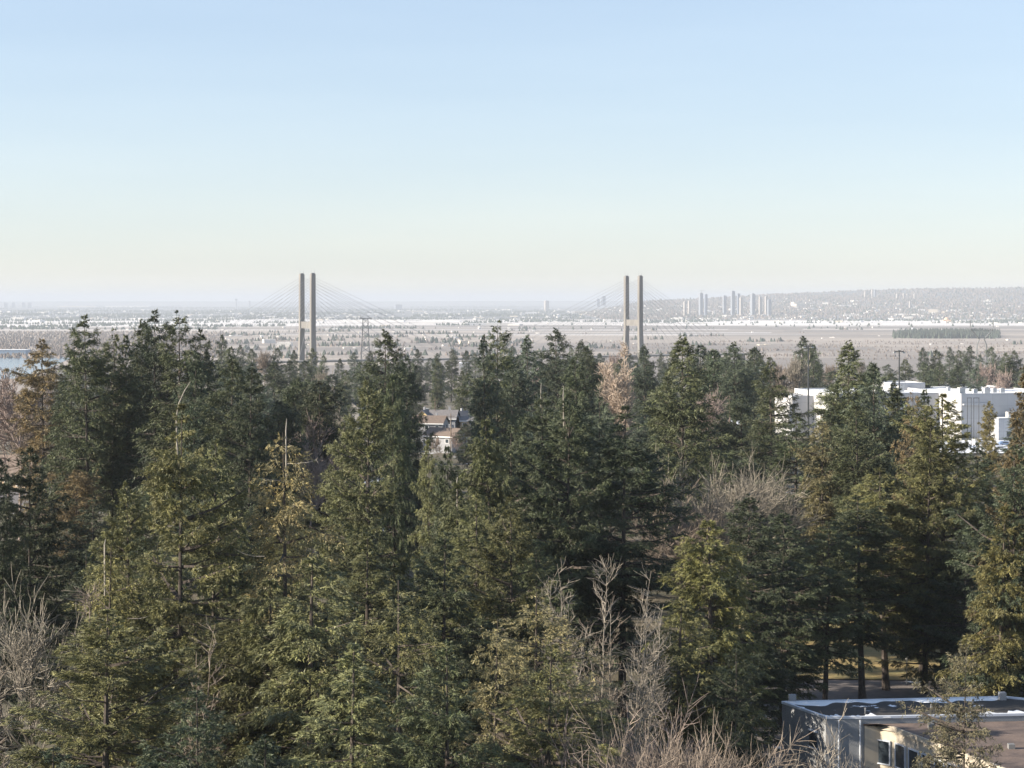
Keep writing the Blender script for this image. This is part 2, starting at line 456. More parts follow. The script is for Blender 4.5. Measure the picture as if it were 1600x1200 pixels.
proto('scrag_n', 41, 34, 5.6, zb=5, asc=.25, droop=.45, curve=.05, p=.6, hang=1.2, irr=.5, topfade=.05, ls=.28, cpm=6.0, lpc=13, nb=230)
proto('scrag_n', 42, 33, 5.2, zb=5, asc=.2, droop=.35, curve=.15, p=.6, hang=.9, irr=.5, topfade=.05, ls=.28, cpm=6.0, lpc=13, nb=230)
proto('sparse_n', 45, 16, 5.0, zb=4.5, asc=.25, droop=.05, curve=.05, p=.5, hang=.2, irr=.45, layer=1.3, whorl=.8, ls=.22, cpm=6.5, lpc=14, nb=170, r0=.16)
# middle distance
MID = dict(ls=.40, cpm=5.6, lpc=17, nb=240)
proto('fir_m', 51, 34, 5.0, zb=3, asc=.4, droop=.25, curve=.1, p=.72, **MID)
proto('fir_m', 52, 34, 5.4, zb=5, asc=.3, droop=.3, curve=.15, p=.6, irr=.35, **MID)
proto('fir_m', 53, 33, 4.6, zb=3, asc=.55, droop=.15, curve=.05, p=.85, **MID)
proto('layer_m', 61, 36, 5.0, zb=9, asc=.15, droop=.2, curve=.12, p=.5, irr=.5, layer=1.3, whorl=.75, **{**MID, 'nb': 205})
proto('layer_m', 62, 36, 4.6, zb=11, asc=.2, droop=.2, curve=.1, p=.55, irr=.5, layer=1.4, whorl=.75, **{**MID, 'nb': 170})
proto('round_m', 66, 30, 5.6, zb=4, asc=.7, droop=.2, curve=0, p=.42, irr=.28, hang=.8, **MID)
# far
FAR = dict(ls=.65, cpm=4, lpc=12, nb=165)
proto('fir_f', 71, 28, 4.2, zb=2, asc=.4, droop=.2, curve=.1, p=.7, irr=.35, **FAR)
proto('fir_f', 72, 28, 4.6, zb=3, asc=.3, droop=.3, curve=.1, p=.55, irr=.4, **FAR)
proto('fir_f', 73, 28, 3.6, zb=2, asc=.5, droop=.1, curve=.1, p=.85, irr=.3, **FAR)
proto('fir_f', 74, 28, 5.0, zb=4, asc=.6, droop=.2, curve=0, p=.42, irr=.4, **FAR)

# bare broadleaf trees
def bare_mesh(seed, H=20, spread=.55, up=.35, levels=5, kids=4, r0=.28, first=.22, twigs=5, narrow=1.0, stems=1, tw_r=.022, name='twigs'):
    rnd = random.Random(seed); segs = []
    def grow(p, d, L, r, lev):
        n = 3; q = p.copy(); dd = d.copy()
        pts = [q.copy()]; rr = [r]
        for i in range(n):
            dd = (dd + Vector((rnd.gauss(0, .11), rnd.gauss(0, .11), rnd.gauss(0, .07) + up * .10))).normalized()
            q = q + dd * (L / n); pts.append(q.copy()); rr.append(r * (1 - .45 * (i + 1) / n))
        segs.append((lev, pts, rr))
        if lev >= levels: return
        k = kids if lev < levels - 1 else twigs
        for i in range(k):
            f = rnd.uniform(.35, 1.0) if lev > 0 else rnd.uniform(.55, 1.0)
            if i == 0: f = 1.0
            j = min(n - 1, int(f * n)); base = pts[j].lerp(pts[j + 1], f * n - j) if f < 1 else pts[-1]
            a = rnd.uniform(0, 2 * pi); s = spread * rnd.uniform(.55, 1.35) * (.45 if i == 0 else 1)
            side = Vector((cos(a), sin(a), 0)); side = (side - dd * side.dot(dd))
            if side.length < .1: side = Vector((1, 0, 0))
            nd = (dd + side.normalized() * s + Vector((0, 0, up * .25))).normalized()
            grow(base, nd, L * rnd.uniform(.60, .82) * (1.15 if i == 0 else 1), max(rr[-1] * rnd.uniform(.55, .8), tw_r * .6), lev + 1)
    for sidx in range(stems):
        d = Vector((rnd.gauss(0, .16 * (stems > 1) + .03), rnd.gauss(0, .16 * (stems > 1) + .03), 1)).normalized()
        grow(Vector((rnd.gauss(0, .25) * (stems > 1), rnd.gauss(0, .25) * (stems > 1), 0)), d, H * (first + .1), r0 / (stems ** .4), 0)
    top = sorted(p.z for _, pts, _ in segs for p in pts)[int(-.004 * len(segs) * 4) - 1]
    ks = H / top
    A = MB(); B = MB()
    for lev, pts, rr in segs:
        pts = [Vector((p.x * ks * narrow, p.y * ks * narrow, p.z * ks)) for p in pts]
        if lev <= levels - 2: A.path(pts, [max(x, tw_r * 1.4) for x in rr], 6 if lev < 2 else 4)
        else: B.path(pts, [max(x, tw_r) for x in rr[:-1]] + [tw_r * .5], 3)
    ma = bpy.data.meshes.new("limbs"); ma.from_pydata(A.v, [], A.f); ma.update()
    mb = bpy.data.meshes.new(name); mb.from_pydata(B.v, [], B.f); mb.update()
    R = max(abs(p.x) for _, pts, _ in segs for p in pts) * ks * narrow
    return H, R, mb, ma
def birch_mesh(seed, H=20, stems=1, lat=.17, r0=.11, nlat=34, crownbase=.3, tw_r=.018, rise=.8):
    """leader with short rising laterals that carry fine twigs"""
    g = random.Random(seed); A = MB(); B = MB(); R = 0
    for sidx in range(stems):
        hh = H * (1 if sidx == 0 else g.uniform(.72, .95)); k0 = g.uniform(.15, .4) * hh if sidx else 0
        lean = Vector((g.gauss(0, .07), g.gauss(0, .07), 0)) * (1 if sidx == 0 else 2.2)
        n = 11; pts = []; off = Vector((0, 0, 0))
        for i in range(n + 1):
            z = k0 + (hh - k0) * i / n
            if i: off = off + lean * (hh - k0) / n + Vector((g.gauss(0, .12), g.gauss(0, .12), 0))
            pts.append(Vector((off.x, off.y, z)))
        rs = [r0 * (1 - .85 * i / n) / (1 if sidx == 0 else 1.5) for i in range(n + 1)]
        A.path(pts, rs, 6)
        for q in range(nlat):
            t = crownbase + (1 - crownbase) * g.random() ** .9 if sidx == 0 else g.uniform(.15, 1)
            j = min(n - 1, int(t * n)); b0 = pts[j].lerp(pts[j + 1], t * n - j)
            a = g.uniform(0, 6.28); L = H * lat * (1.12 - t) * g.uniform(.45, 1.15) + .35
            d = Vector((cos(a), sin(a), rise * g.uniform(.5, 1.4))).normalized()
            m = b0 + d * L * .5; e = m + (d + Vector((g.gauss(0, .2), g.gauss(0, .2), .25))).normalized() * L * .5
            A.path([b0, m, e], [.03 + .008 * L, .022 + .004 * L, tw_r], 4); R = max(R, abs(e.x))
            for w in range(int(3 + L * 3)):
                s0 = g.uniform(.2, 1); p0 = b0.lerp(m, s0 * 2) if s0 < .5 else m.lerp(e, s0 * 2 - 1)
                dd = (d * .7 + Vector((g.gauss(0, .5), g.gauss(0, .5), g.gauss(.25, .35)))).normalized()
                p1 = p0 + dd * g.uniform(.35, 1.0); p2 = p1 + (dd + Vector((g.gauss(0, .35), g.gauss(0, .35), g.gauss(.05, .3)))).normalized() * g.uniform(.2, .6)
                B.path([p0, p1, p2], [tw_r, tw_r * .8, tw_r * .5], 3)
    ma = bpy.data.meshes.new("limbs"); ma.from_pydata(A.v, [], A.f); ma.update()
    mb = bpy.data.meshes.new("twigs"); mb.from_pydata(B.v, [], B.f); mb.update()
    return H, max(R, 1), mb, ma
BARE = {
    'spread': [bare_mesh(1, 18, .85, .10, tw_r=.022, kids=4, twigs=6), bare_mesh(2, 17, .95, .05, tw_r=.022, kids=4, twigs=6)],
    'birch': [birch_mesh(3, 20, 1), birch_mesh(4, 20, 2), birch_mesh(14, 20, 3, lat=.17, nlat=26)],
    'poplar': [birch_mesh(5, 27, 6, lat=.15, r0=.22, nlat=60, tw_r=.05, rise=1.7)],
    'bush': [bare_mesh(6, 9, .95, .08, r0=.055, levels=4, kids=5, twigs=8, stems=5, tw_r=.013), bare_mesh(7, 9, .9, .1, r0=.055, levels=4, kids=5, twigs=8, stems=6, tw_r=.013)],
    'shoot': [birch_mesh(8, 10, 5, lat=.12, r0=.05, nlat=10, tw_r=.014, rise=1.4), birch_mesh(18, 10, 4, lat=.14, r0=.05, nlat=12, tw_r=.014, rise=1.3)],
    'spreadm': [bare_mesh(31, 18, .8, .12, tw_r=.045, kids=4, twigs=7), bare_mesh(32, 18, .7, .2, tw_r=.045, kids=4, twigs=7)],
    'far': [bare_mesh(9, 20, .7, .3, r0=.3, levels=5, kids=4, twigs=5, tw_r=.07)],
}

# ------------------------------------------------------------------ trees: placing
TREES = []     # records
COL = {
    'dark': (.042, .060, .044), 'green': (.066, .088, .060), 'olive': (.108, .122, .070), 'pale': (.165, .158, .103),
    'yellow': (.145, .142, .068), 'blue': (.056, .080, .070), 'brown': (.128, .110, .075), 'bright': (.115, .130, .064), 'grey': (.13, .13, .105),
}
WORD = {'dark': 'dark green', 'green': 'mid green', 'olive': 'olive green', 'pale': 'pale olive', 'yellow': 'yellowish green', 'blue': 'bluish green',
        'brown': 'brownish', 'bright': 'bright green', 'grey': 'grey green'}
trnd = random.Random(99)
def tree(u, v, D, R, kind='fir', col='green', label=None, var=None, rz=None, extra=None, shape=None):
    TREES.append(dict(u=u, v=v, D=D, R=R, kind=kind, col=col, label=label, var=var, rz=rz, extra=extra))
def bare(u, v, D, R, kind='spread', tw='tan', label=None, H=None, pale=False, zrot=None):
    TREES.append(dict(u=u, v=v, D=D, R=R, kind='bare_' + kind, col=tw, label=label, H=H, pale=pale, var=None, rz=zrot, extra=None))

# --- left group
tree(140, 497, 300, 4.6, 'layer', 'green', "tall fir with a thin crooked top, left of the two tallest left firs", var=0)
tree(172, 518, 305, 4.0, 'layer', 'green', "tall fir close behind the crooked topped fir on the left", var=1)
tree(106, 560, 312, 3.6, 'layer', 'green', "slender open fir just left of the crooked topped fir", var=1)
tree(70, 534, 325, 4.6, 'layer', 'brown', "brownish thin crowned fir beside the bare tree at the left edge", var=0)
tree(241, 489, 300, 4.4, 'layer', 'dark', "tallest fir of the left group with a wispy pointed tip", var=0)
tree(221, 503, 312, 4.2, 'fir', 'green', "tall fir left shoulder to the tallest wispy tipped fir")
tree(204, 528, 306, 3.4, 'fir', 'green', "lower fir between the crooked top and the wispy tip")
tree(278, 490, 295, 5.0, 'layer', 'green', "broad tall fir with a bushy top, right of the wispy tipped fir", var=1)
tree(318, 518, 300, 3.4, 'layer', 'dark', "narrow fir with one branch reaching right, below the broad bushy fir", var=0)
tree(300, 552, 290, 3.6, 'fir', 'dark', "dark fir tucked under the right side of the broad bushy fir")
bare(32, 575, 340, 8, 'spreadm', 'pink', "pinkish bare tree at the left edge with a dense twig crown")
bare(14, 600, 360, 7, 'spreadm', 'pink', "pinkish bare tree cut by the left edge of the photo")
bare(58, 628, 350, 6.0, 'spreadm', 'tan', "tan bare tree between the left edge and the brownish fir")
# --- centre left
tree(363, 560, 265, 4.4, 'fir', 'green', "bushy green conifer right of the left fir group, left of its twin")
tree(388, 572, 258, 4.6, 'fir', 'dark', "bushy conifer twin standing just right of the left fir group", var=0)
tree(432, 628, 300, 4.8, 'round', 'dark', "dark rounded conifer behind the pale dead-topped spruce")
tree(468, 592, 330, 4.8, 'round', 'green', "rounded olive topped conifer below the left bridge tower")
tree(500, 598, 320, 5.4, 'round', 'dark', "dark dense round conifer left of the pale birch stems")
bare(532, 604, 350, 3.0, 'birch', 'pale', "pale birch with upright stems left of the olive fir", H=22, pale=True)
bare(505, 650, 320, 3.8, 'spreadm', 'pink', "mauve twiggy tree leaning below the pale birch", H=20)
bare(488, 690, 300, 3.2, 'spreadm', 'pink', "mauve twiggy shrub left of the big olive fir", H=17)
tree(606, 519, 320, 4.8, 'fir', 'dark', "tall dark fir with a notched top right of the lattice pylon", var=0)
tree(632, 560, 340, 3.4, 'round', 'dark', "dark conifer behind right of the notched dark fir")
tree(618, 585, 235, 3.0, 'round', 'green', "tall rounded cypress-like conifer against the notched dark fir")
tree(578, 598, 190, 4.7, 'fir', 'olive', "big olive fir in the centre left with its trunk showing", var=1)
tree(545, 655, 200, 4.6, 'fir', 'olive', "olive fir tight against the left side of the big olive fir")
tree(676, 686, 225, 2.9, 'cedar', 'olive', "narrow olive cedar standing before the cluster of houses")
tree(727, 662, 560, 2.4, 'fir', 'dark', "little dark fir by the right end of the house cluster")
bare(716, 674, 570, 3.0, 'spreadm', 'pink', "mauve bare shrub against the front house of the cluster", H=8)
bare(684, 684, 560, 2.6, 'spreadm', 'tan', "tan bare shrub below the brown-roofed house", H=7)
tree(700, 697, 215, 3.1, 'cedar', 'green', "narrow drooping cedar just right below the houses")
# --- centre
tree(779, 505, 330, 4.0, 'layer', 'green', "tall thin-topped fir in the centre, rightmost of the central pair")
tree(764, 528, 325, 3.3, 'fir', 'blue', "tall bluish fir of the central pair, beside the houses")
tree(800, 560, 345, 4.0, 'fir', 'blue', "bluish fir close right of the central pair")
tree(828, 527, 400, 4.4, 'fir', 'blue', "pointed bluish fir between the central pair and the symmetrical one")
tree(872, 515, 450, 5.4, 'fir', 'blue', "neat symmetrical cone-shaped fir in mid centre", var=0)
tree(903, 533, 480, 4.2, 'fir', 'blue', "soft hazy fir right of the symmetrical cone-shaped fir")
tree(918, 542, 460, 4.0, 'fir', 'dark', "dark fir leaning on the hazy fir left of the tan poplar")
bare(975, 538, 400, 3.9, 'poplar', 'straw', "tan leafless poplar with a broom-shaped crown below the right bridge tower", H=27)
tree(1010, 540, 500, 4.6, 'fir', 'blue', "dark bluish fir just right of the right bridge tower")
tree(1066, 528, 280, 5.4, 'fir', 'green', "large dense cone-shaped fir right of the right bridge tower", var=0)
tree(1040, 580, 300, 3.6, 'fir', 'green', "lesser fir hugging the left of the large cone-shaped fir")
tree(1092, 540, 520, 5, 'fir', 'blue', "hazy fir peeping out behind the large cone-shaped fir")
tree(1118, 548, 510, 4.6, 'fir', 'dark', "first dark fir of the row right of the large cone-shaped fir")
tree(1150, 536, 500, 5.4, 'fir', 'blue', "tallest fir of the row right of the large cone-shaped fir")
tree(1178, 545, 540, 4.8, 'round', 'blue', "rounded hazy fir ending the row right of the cone-shaped fir")
tree(1158, 620, 390, 4.6, 'round', 'dark', "dark low conifer above the bare tan tree on the right")
tree(1128, 650, 385, 3.8, 'fir', 'dark', "small dark conifer left of the dark low one above the tan tree")
tree(1183, 655, 380, 4.0, 'round', 'dark', "dark conifer at the foot of the open branched fir")
tree(1206, 562, 340, 4.2, 'layer', 'green', "open branched fir standing left of the white warehouse", var=1)
bare(1115, 702, 235, 5.2, 'spread', 'grey', "spreading bare grey-tan tree in the clearing right of centre", H=22, pale=True)
bare(1075, 760, 228, 4.0, 'bush', 'tan', "twiggy bare tree left under the spreading grey-tan tree", H=15)
bare(1165, 735, 245, 3.2, 'bush', 'grey', "twiggy grey thicket right of the spreading bare tree", H=17)
bare(1122, 612, 420, 5.2, 'spreadm', 'pink', "pinkish bare tree above the small dark conifer", H=16)
# --- right
tree(1252, 526, 790, 4.2, 'round', 'dark', "dark tufted fir rising behind the grey bare tree")
tree(1272, 540, 785, 4.2, 'fir', 'green', "thin fir right beside the dark tufted fir and light mast")
bare(1243, 558, 775, 8.0, 'far', 'grey', "grey bare tree left behind the white warehouse", H=27)
bare(1215, 575, 770, 7.0, 'far', 'tan', "tan bare tree left of the grey bare one behind the warehouse", H=26)
tree(1326, 536, 290, 5.0, 'fir', 'green', "tall narrow pointed fir in front of the white warehouse", var=0)
tree(1365, 572, 270, 5.0, 'fir', 'blue', "dark leaning fir right of the tall pointed fir", var=2)
tree(1308, 590, 300, 3.6, 'fir', 'green', "fir nestled left against the tall pointed fir")
tree(1350, 598, 305, 4.0, 'fir', 'dark', "dark fir nestled between tall pointed and leaning firs")
tree(1392, 598, 330, 3.6, 'fir', 'green', "fir in front of the taller pale warehouse block")
tree(1440, 612, 320, 3.6, 'fir', 'dark', "dark pointed fir before the right warehouse, left of the dome-shaped fir")
tree(1345, 630, 262, 4.6, 'fir', 'green', "lower fir filling below the tall pointed and leaning firs")
tree(1300, 640, 280, 4.0, 'fir', 'green', "fir at the left foot of the tall pointed fir")
tree(1243, 648, 275, 4.6, 'layer', 'green', "ragged brownish fir below the white warehouse wall", var=0)
tree(1283, 655, 268, 3.6, 'scrag', 'pale', "thin pale fir with bare orange stem below the warehouse")
tree(1405, 612, 272, 5.0, 'fir', 'olive', "olive fir left of the great dome-shaped fir")
tree(1475, 618, 215, 7.2, 'fir', 'olive', "great dome-shaped dark fir in front of the right warehouse", var=1)
tree(1444, 655, 210, 5.0, 'fir', 'olive', "olive fir merging into the left of the great dome-shaped fir")
tree(1430, 605, 240, 2.6, 'scrag', 'brown', "thin brownish treetop poking up before the warehouse roof")
tree(1547, 628, 380, 2.3, 'fir', 'yellow', "small yellow-green tiered tree before the warehouse loading yard")
tree(1604, 575, 185, 4.2, 'fir', 'brown', "brownish fir cut by the right edge of the photo")
tree(1590, 690, 180, 5.4, 'fir', 'dark', "dark fir under the brownish one at the right edge")
tree(1530, 690, 230, 4.2, 'layer', 'dark', "dark flat layered fir right of the great dome-shaped fir")
bare(1545, 568, 760, 6, 'far', 'pink', "bare pinkish tree under the forked pylon")
bare(1572, 580, 740, 6, 'far', 'pink', "bare pinkish tree right of the one under the forked pylon")
# --- middle rows
tree(282, 640, 150, 5.2, 'layer', 'olive', "olive fir with a long bent bleached leader on the left", var=0, extra='bent')
tree(447, 672, 150, 5.2, 'scrag', 'pale', "pale scraggly spruce with a dead top and bare side branches", var=0, extra='dead')
tree(52, 698, 175, 4.4, 'layer', 'dark', "dark ragged fir in front of the left houses", var=1)
tree(2, 712, 165, 3.2, 'fir', 'dark', "dark fir cut by the left edge below the pink trees")
tree(120, 735, 290, 4.4, 'round', 'brown', "dead brown conical cedar behind the dark ragged fir", var=0)
tree(330, 690, 165, 4.6, 'fir', 'olive', "olive fir between the bent leader and the pale scraggly spruce")
tree(205, 755, 160, 4.2, 'fir', 'olive', "olive conifer shoulder left of the bent-leader fir")
tree(845, 612, 230, 5.0, 'layer', 'green', "fir with a bleached dead spike, left of the centre crown", var=1, extra='spike')
tree(880, 618, 200, 6.0, 'fir', 'green', "fir with the taller bleached spike in the centre", var=1, extra='spike')
tree(972, 640, 200, 6.6, 'layer', 'dark', "very dark wide layered fir left of the bare tan tree", var=0)
tree(940, 615, 230, 4.8, 'fir', 'blue', "fir between the bleached spike and the very dark layered fir")
tree(905, 560, 300, 4.2, 'fir', 'green', "taller fir behind the bleached spike, left of the tan poplar")
tree(772, 655, 200, 5.2, 'cedar', 'olive', "olive cedar with a pale tip right of the houses", var=1)
tree(808, 660, 210, 4.6, 'fir', 'green', "green fir between the pale tipped cedar and bleached spikes")
tree(714, 752, 180, 4.6, 'cedar', 'olive', "olive cedar with a dead white pole of a trunk", var=1, extra='spike2')
tree(748, 770, 172, 4.4, 'fir', 'olive', "bushy olive fir right of the dead white pole trunk")
tree(1108, 812, 165, 6.2, 'cedar', 'bright', "bright green drooping conifer in the foreground right of centre", var=1)
tree(1165, 775, 185, 5.4, 'fir', 'dark', "dark fir behind right of the bright green drooping conifer")
tree(1222, 800, 195, 5.2, 'fir', 'dark', "very dark fir in shade above the flat-roofed building")
tree(1288, 815, 200, 4.4, 'high', 'green', "green conical fir with lit tip above the flat-roofed building")
tree(1348, 775, 206, 4.8, 'high', 'green', "open fir with bare lower trunk behind the flat-roofed building", var=1)
tree(1385, 730, 212, 5.6, 'high', 'olive', "tall fir with the rightmost bare trunk behind the flat roof", var=0)
tree(1440, 760, 222, 4.8, 'high', 'green', "green fir above the tan lawn")
tree(1438, 930, 232, 3.4, 'fir', 'blue', "small blue-green cedar over the tan lawn", var=1)
tree(1560, 790, 180, 4.6, 'cedar', 'yellow', "yellow-green sunlit spruce at the right edge with a pale stem", var=0)
tree(1505, 830, 205, 4.6, 'fir', 'dark', "dark fir behind left of the yellow-green sunlit spruce")
tree(1503, 1000, 140, 4.4, 'sparse', 'grey', "sparse grey-green cedar in front of the flat-roofed building")
# --- foreground
tree(164, 850, 150, 4.4, 'scrag', 'yellow', "yellowish thin spruce with a bleached trunk on the left", var=1, extra='spike2')
tree(162, 958, 125, 7.2, 'fir', 'olive', "broad olive fir filling the lower left corner", var=1)
tree(365, 940, 140, 5.6, 'cedar', 'olive', "drooping olive cedar left of centre in the lower foreground", var=1)
tree(490, 868, 135, 6.6, 'cedar', 'olive', "wide drooping cedar under the pale scraggly spruce", var=0)
tree(425, 905, 138, 5.0, 'cedar', 'olive', "drooping cedar between two wider cedars at lower left centre", var=1)
tree(620, 905, 130, 5.6, 'scrag', 'olive', "thin-crowned olive spruce at lower left centre", var=0)
tree(572, 835, 160, 4.8, 'fir', 'olive', "olive fir right above the thin-crowned spruce")
tree(690, 840, 150, 5.4, 'fir', 'green', "shaded green fir in the centre of the lower foreground")
tree(770, 962, 128, 3.0, 'scrag', 'pale', "slim young spruce with a bare pale stem, lower centre", var=1)
tree(800, 780, 165, 4.8, 'fir', 'olive', "brownish tinged fir left of the dark layered fir")
tree(842, 925, 132, 5.2, 'scrag', 'pale', "pale scraggly spruce with bare branches pointing left, lower centre", var=1)
tree(860, 1000, 120, 5.4, 'fir', 'olive', "olive fir bushy at the bottom centre right")
tree(300, 1075, 112, 5.0, 'fir', 'green', "green fir at the bottom between the lower left fir and cedar")
tree(545, 1010, 118, 5.2, 'fir', 'olive', "olive fir at the bottom left of the thin-crowned spruce")
tree(700, 1010, 116, 4.6, 'fir', 'green', "green fir at the bottom between thin-crowned and slim spruces")
tree(1148, 1010, 150, 3.4, 'fir', 'dark', "dark fir just left of the flat-roofed building")
bare(905, 880, 145, 2.8, 'birch', 'pale', "leftmost bleached birch of the cluster in the lower centre", H=22, pale=True)
bare(918, 888, 142, 2.4, 'birch', 'pale', "second bleached birch with fine side twigs in the lower centre", H=20, pale=True)
bare(982, 893, 141, 3.2, 'birch', 'pale', "tallest forked bleached birch before the bright green conifer", H=21, pale=True)
bare(952, 930, 143, 3.0, 'birch', 'tan', "short tan birch between the bleached ones", H=17, pale=True)
bare(872, 905, 140, 2.4, 'birch', 'pale', "bleached birch nearest the lower pale scraggly spruce", H=19, pale=True)
bare(1004, 945, 146, 3, 'birch', 'pale', "bleached birch right at the edge of the bright green conifer", H=16, pale=True)
bare(1050, 1150, 112, 3.8, 'bush', 'tan', "tan leafless thicket at the bottom right of centre", H=12)
bare(985, 1125, 118, 3.0, 'bush', 'pink', "mauve leafless thicket beneath the bleached birches", H=12)
bare(1112, 1160, 112, 3.2, 'bush', 'tan', "tan leafless thicket left of the building corner", H=11)
bare(1262, 1140, 118, 2.4, 'shoot', 'pale', "pale upright bare shoots in front of the building wall", H=11)
bare(1335, 1175, 116, 1.5, 'shoot', 'pale', "few pale bare shoots below the building's downpipe", H=9)
bare(86, 915, 150, 3.2, 'spread', 'grey', "grey bare tree on the left between dark firs", H=20, pale=True)
bare(118, 925, 148, 2.8, 'birch', 'tan', "thin tan birch left of the yellowish thin spruce", H=17)
bare(6, 1000, 120, 1.8, 'birch', 'tan', "bare sapling with thin trunk at the lower left edge", H=17, pale=True)
bare(292, 975, 135, 3.6, 'birch', 'tan', "tan bare tree below the bent-leader fir", H=19)
bare(1465, 1075, 215, 3.0, 'bush', 'tan', "leafless shrub on the lawn by the lamp post", H=5)

# --- filling the wood behind and between, keeping the openings the photo has
OPEN = [  # (u0, u1, v0, v1, Dmin): nothing nearer than Dmin may cover this window
    (652, 742, 634, 694, 600), (1222, 1296, 612, 655, 700), (1425, 1575, 605, 668, 620), (4, 55, 700, 800, 420), (75, 92, 755, 775, 400), (1536, 1576, 655, 690, 640),
    (1335, 1500, 1026, 1098, 225), (1385, 1418, 598, 620, 700), (198, 216, 732, 750, 420), (540, 560, 622, 640, 560), (590, 618, 742, 762, 420), (588, 615, 785, 805, 380), (585, 610, 822, 842, 350),
    (1222, 1600, 1088, 1200, 178), (465, 498, 425, 545, 2500), (975, 1004, 425, 545, 2500), (724, 742, 562, 578, 800), (1060, 1170, 725, 840, 240),
]
def blocked(u, v, D, R):
    hw = R * F / D
    for (a, b, c, d, Dm) in OPEN:
        if D < Dm and v < d - 2:
            # widening cone
            grow = max(0, min(1, (max(c, v) + d) / 2 - v) ) if False else None
            dv = d - v; hpx = 30 * F / D
            half = hw * min(1, (max(dv, 4) / hpx)) ** .75
            if u + half * .85 > a and u - half * .85 < b: return True
    return False
SKY = [(0, 640), (60, 600), (130, 560), (330, 560), (345, 530), (400, 545), (440, 555), (500, 552), (560, 556), (620, 556), (660, 552), (720, 556), (780, 550), (860, 548), (920, 552),
       (1000, 556), (1100, 552), (1200, 556), (1240, 560), (1300, 568), (1350, 565), (1400, 562), (1450, 552), (1500, 548), (1560, 552), (1600, 560)]
def fill():
    g = random.Random(7)
    rows = [  # D range, spacing px, v offset over SKY (lo, hi), R, kinds
        (900, 1350, 20, (-10, 8), (3.0, 4.6), 'far'),
        (680, 880, 27, (6, 26), (3.2, 5.0), 'far'),
        (520, 640, 40, (26, 58), (3.6, 5.2), 'far'),
        (380, 470, 52, (60, 105), (3.8, 5.2), 'mid'),
        (275, 340, 66, (125, 175), (4.0, 5.4), 'mid'),
        (220, 260, 88, (190, 235), (4.4, 5.6), 'near'),
        (178, 205, 96, (270, 330), (4.4, 5.8), 'near'),
        (148, 165, 106, (370, 430), (4.2, 5.6), 'near'),
        (122, 138, 114, (470, 540), (4.2, 5.6), 'near'),
        (104, 116, 120, (560, 610), (4.0, 5.0), 'near'),
    ]
    cen = [(t['u'], t['D'], t['R']) for t in TREES]
    for (d0, d1, sp, (o0, o1), (r0, r1), rng) in rows:
        u = -80.0
        while u < 1700:
            u += sp * g.uniform(.6, 1.4)
            D = g.uniform(d0, d1); R = g.uniform(r0, r1)
            v = interp(SKY, min(max(u, 0), 1600)) + g.uniform(o0, o1)
            if rng == 'near' and u > 1200: v += 20
            if any(abs(u - a) < R * F / D * .45 and abs(D - b) < 25 for a, b, c in cen): continue
            if blocked(u, v, D, R): continue
            if D < 178 and u > 1200: continue
            x_ = (u - 800) / F * D; dd = 46 - x_
            if 0 < dd < 75 and abs(D - (228 - dd * .236)) < 12 + R and at(u, v, D).z > dd * .445 - 2: continue
            zt = at(u, v, D).z; H = zt - gz(D)
            if H < 6: continue
            if rng == 'far':
                if g.random() < .10:
                    bare(u, v + 8, D, R, 'far', g.choice(['tan', 'pink', 'grey'])); continue
                kind = 'fir'; col = g.choice(['blue', 'blue', 'dark', 'green'])
            elif rng == 'mid': kind = g.choice(['fir', 'fir', 'layer', 'round']); col = g.choice(['dark', 'green', 'blue', 'green'])
            else: kind = g.choice(['fir', 'fir', 'layer', 'cedar']); col = g.choice(['dark', 'green', 'olive', 'olive'])
            tree(u, v, D, R, kind, col); cen.append((u, D, R))
fill()

LAND = [(4, "the left edge"), (140, "the crooked topped fir"), (270, "the bent bleached leader"), (480, "the left bridge tower"), (571, "the lattice pylon"), (700, "the house cluster"), (872, "the symmetrical cone-shaped fir"),
        (989, "the right bridge tower"), (1115, "the spreading bare tree"), (1263, "the tall light mast"), (1405, "the second light mast"), (1535, "the forked pylon"), (1597, "the right edge")]
ORD = ['nearest', 'second', 'third', 'fourth', 'fifth', 'sixth', 'seventh', 'eighth', 'ninth', 'tenth', 'eleventh', 'twelfth', 'thirteenth', 'fourteenth', 'fifteenth', 'sixteenth', 'seventeenth', 'eighteenth']
def zone(D):
    return ("in the lower foreground" if D < 145 else "in the foreground wood" if D < 212 else "in the middle wood" if D < 350 else "in the back wood" if D < 660
            else "in the hazy treeline" if D < 900 else "in the farthest treeline")
def autolabel():
    b = {}
    for t in TREES:
        if t['label']: continue
        k = min(range(len(LAND)), key=lambda i: abs(LAND[i][0] - t['u']))
        side = 'right' if t['u'] >= LAND[k][0] else 'left'
        if k == 0: side = 'right'
        if k == len(LAND) - 1: side = 'left'
        kk = 'bare tree' if t['kind'].startswith('bare') else {'cedar': 'drooping cedar', 'layer': 'layered fir', 'high': 'fir', 'round': 'rounded conifer'}.get(t['kind'], 'fir')
        cw = {'tan': 'tan', 'pink': 'mauve', 'grey': 'grey', 'pale': 'pale'}[t['col']] if kk == 'bare tree' else WORD[t['col']]
        b.setdefault((cw + ' ' + kk, zone(t['D']), k, side), []).append(t)
    for (w_, z_, k, side), l in b.items():
        l.sort(key=lambda t: abs(t['u'] - LAND[k][0]))
        for i, t in enumerate(l):
            o = (ORD[i] + ' ') if len(l) > 1 else ''
            t['label'] = f"{o}{w_} {side} of {LAND[k][1]} {z_}"
autolabel()

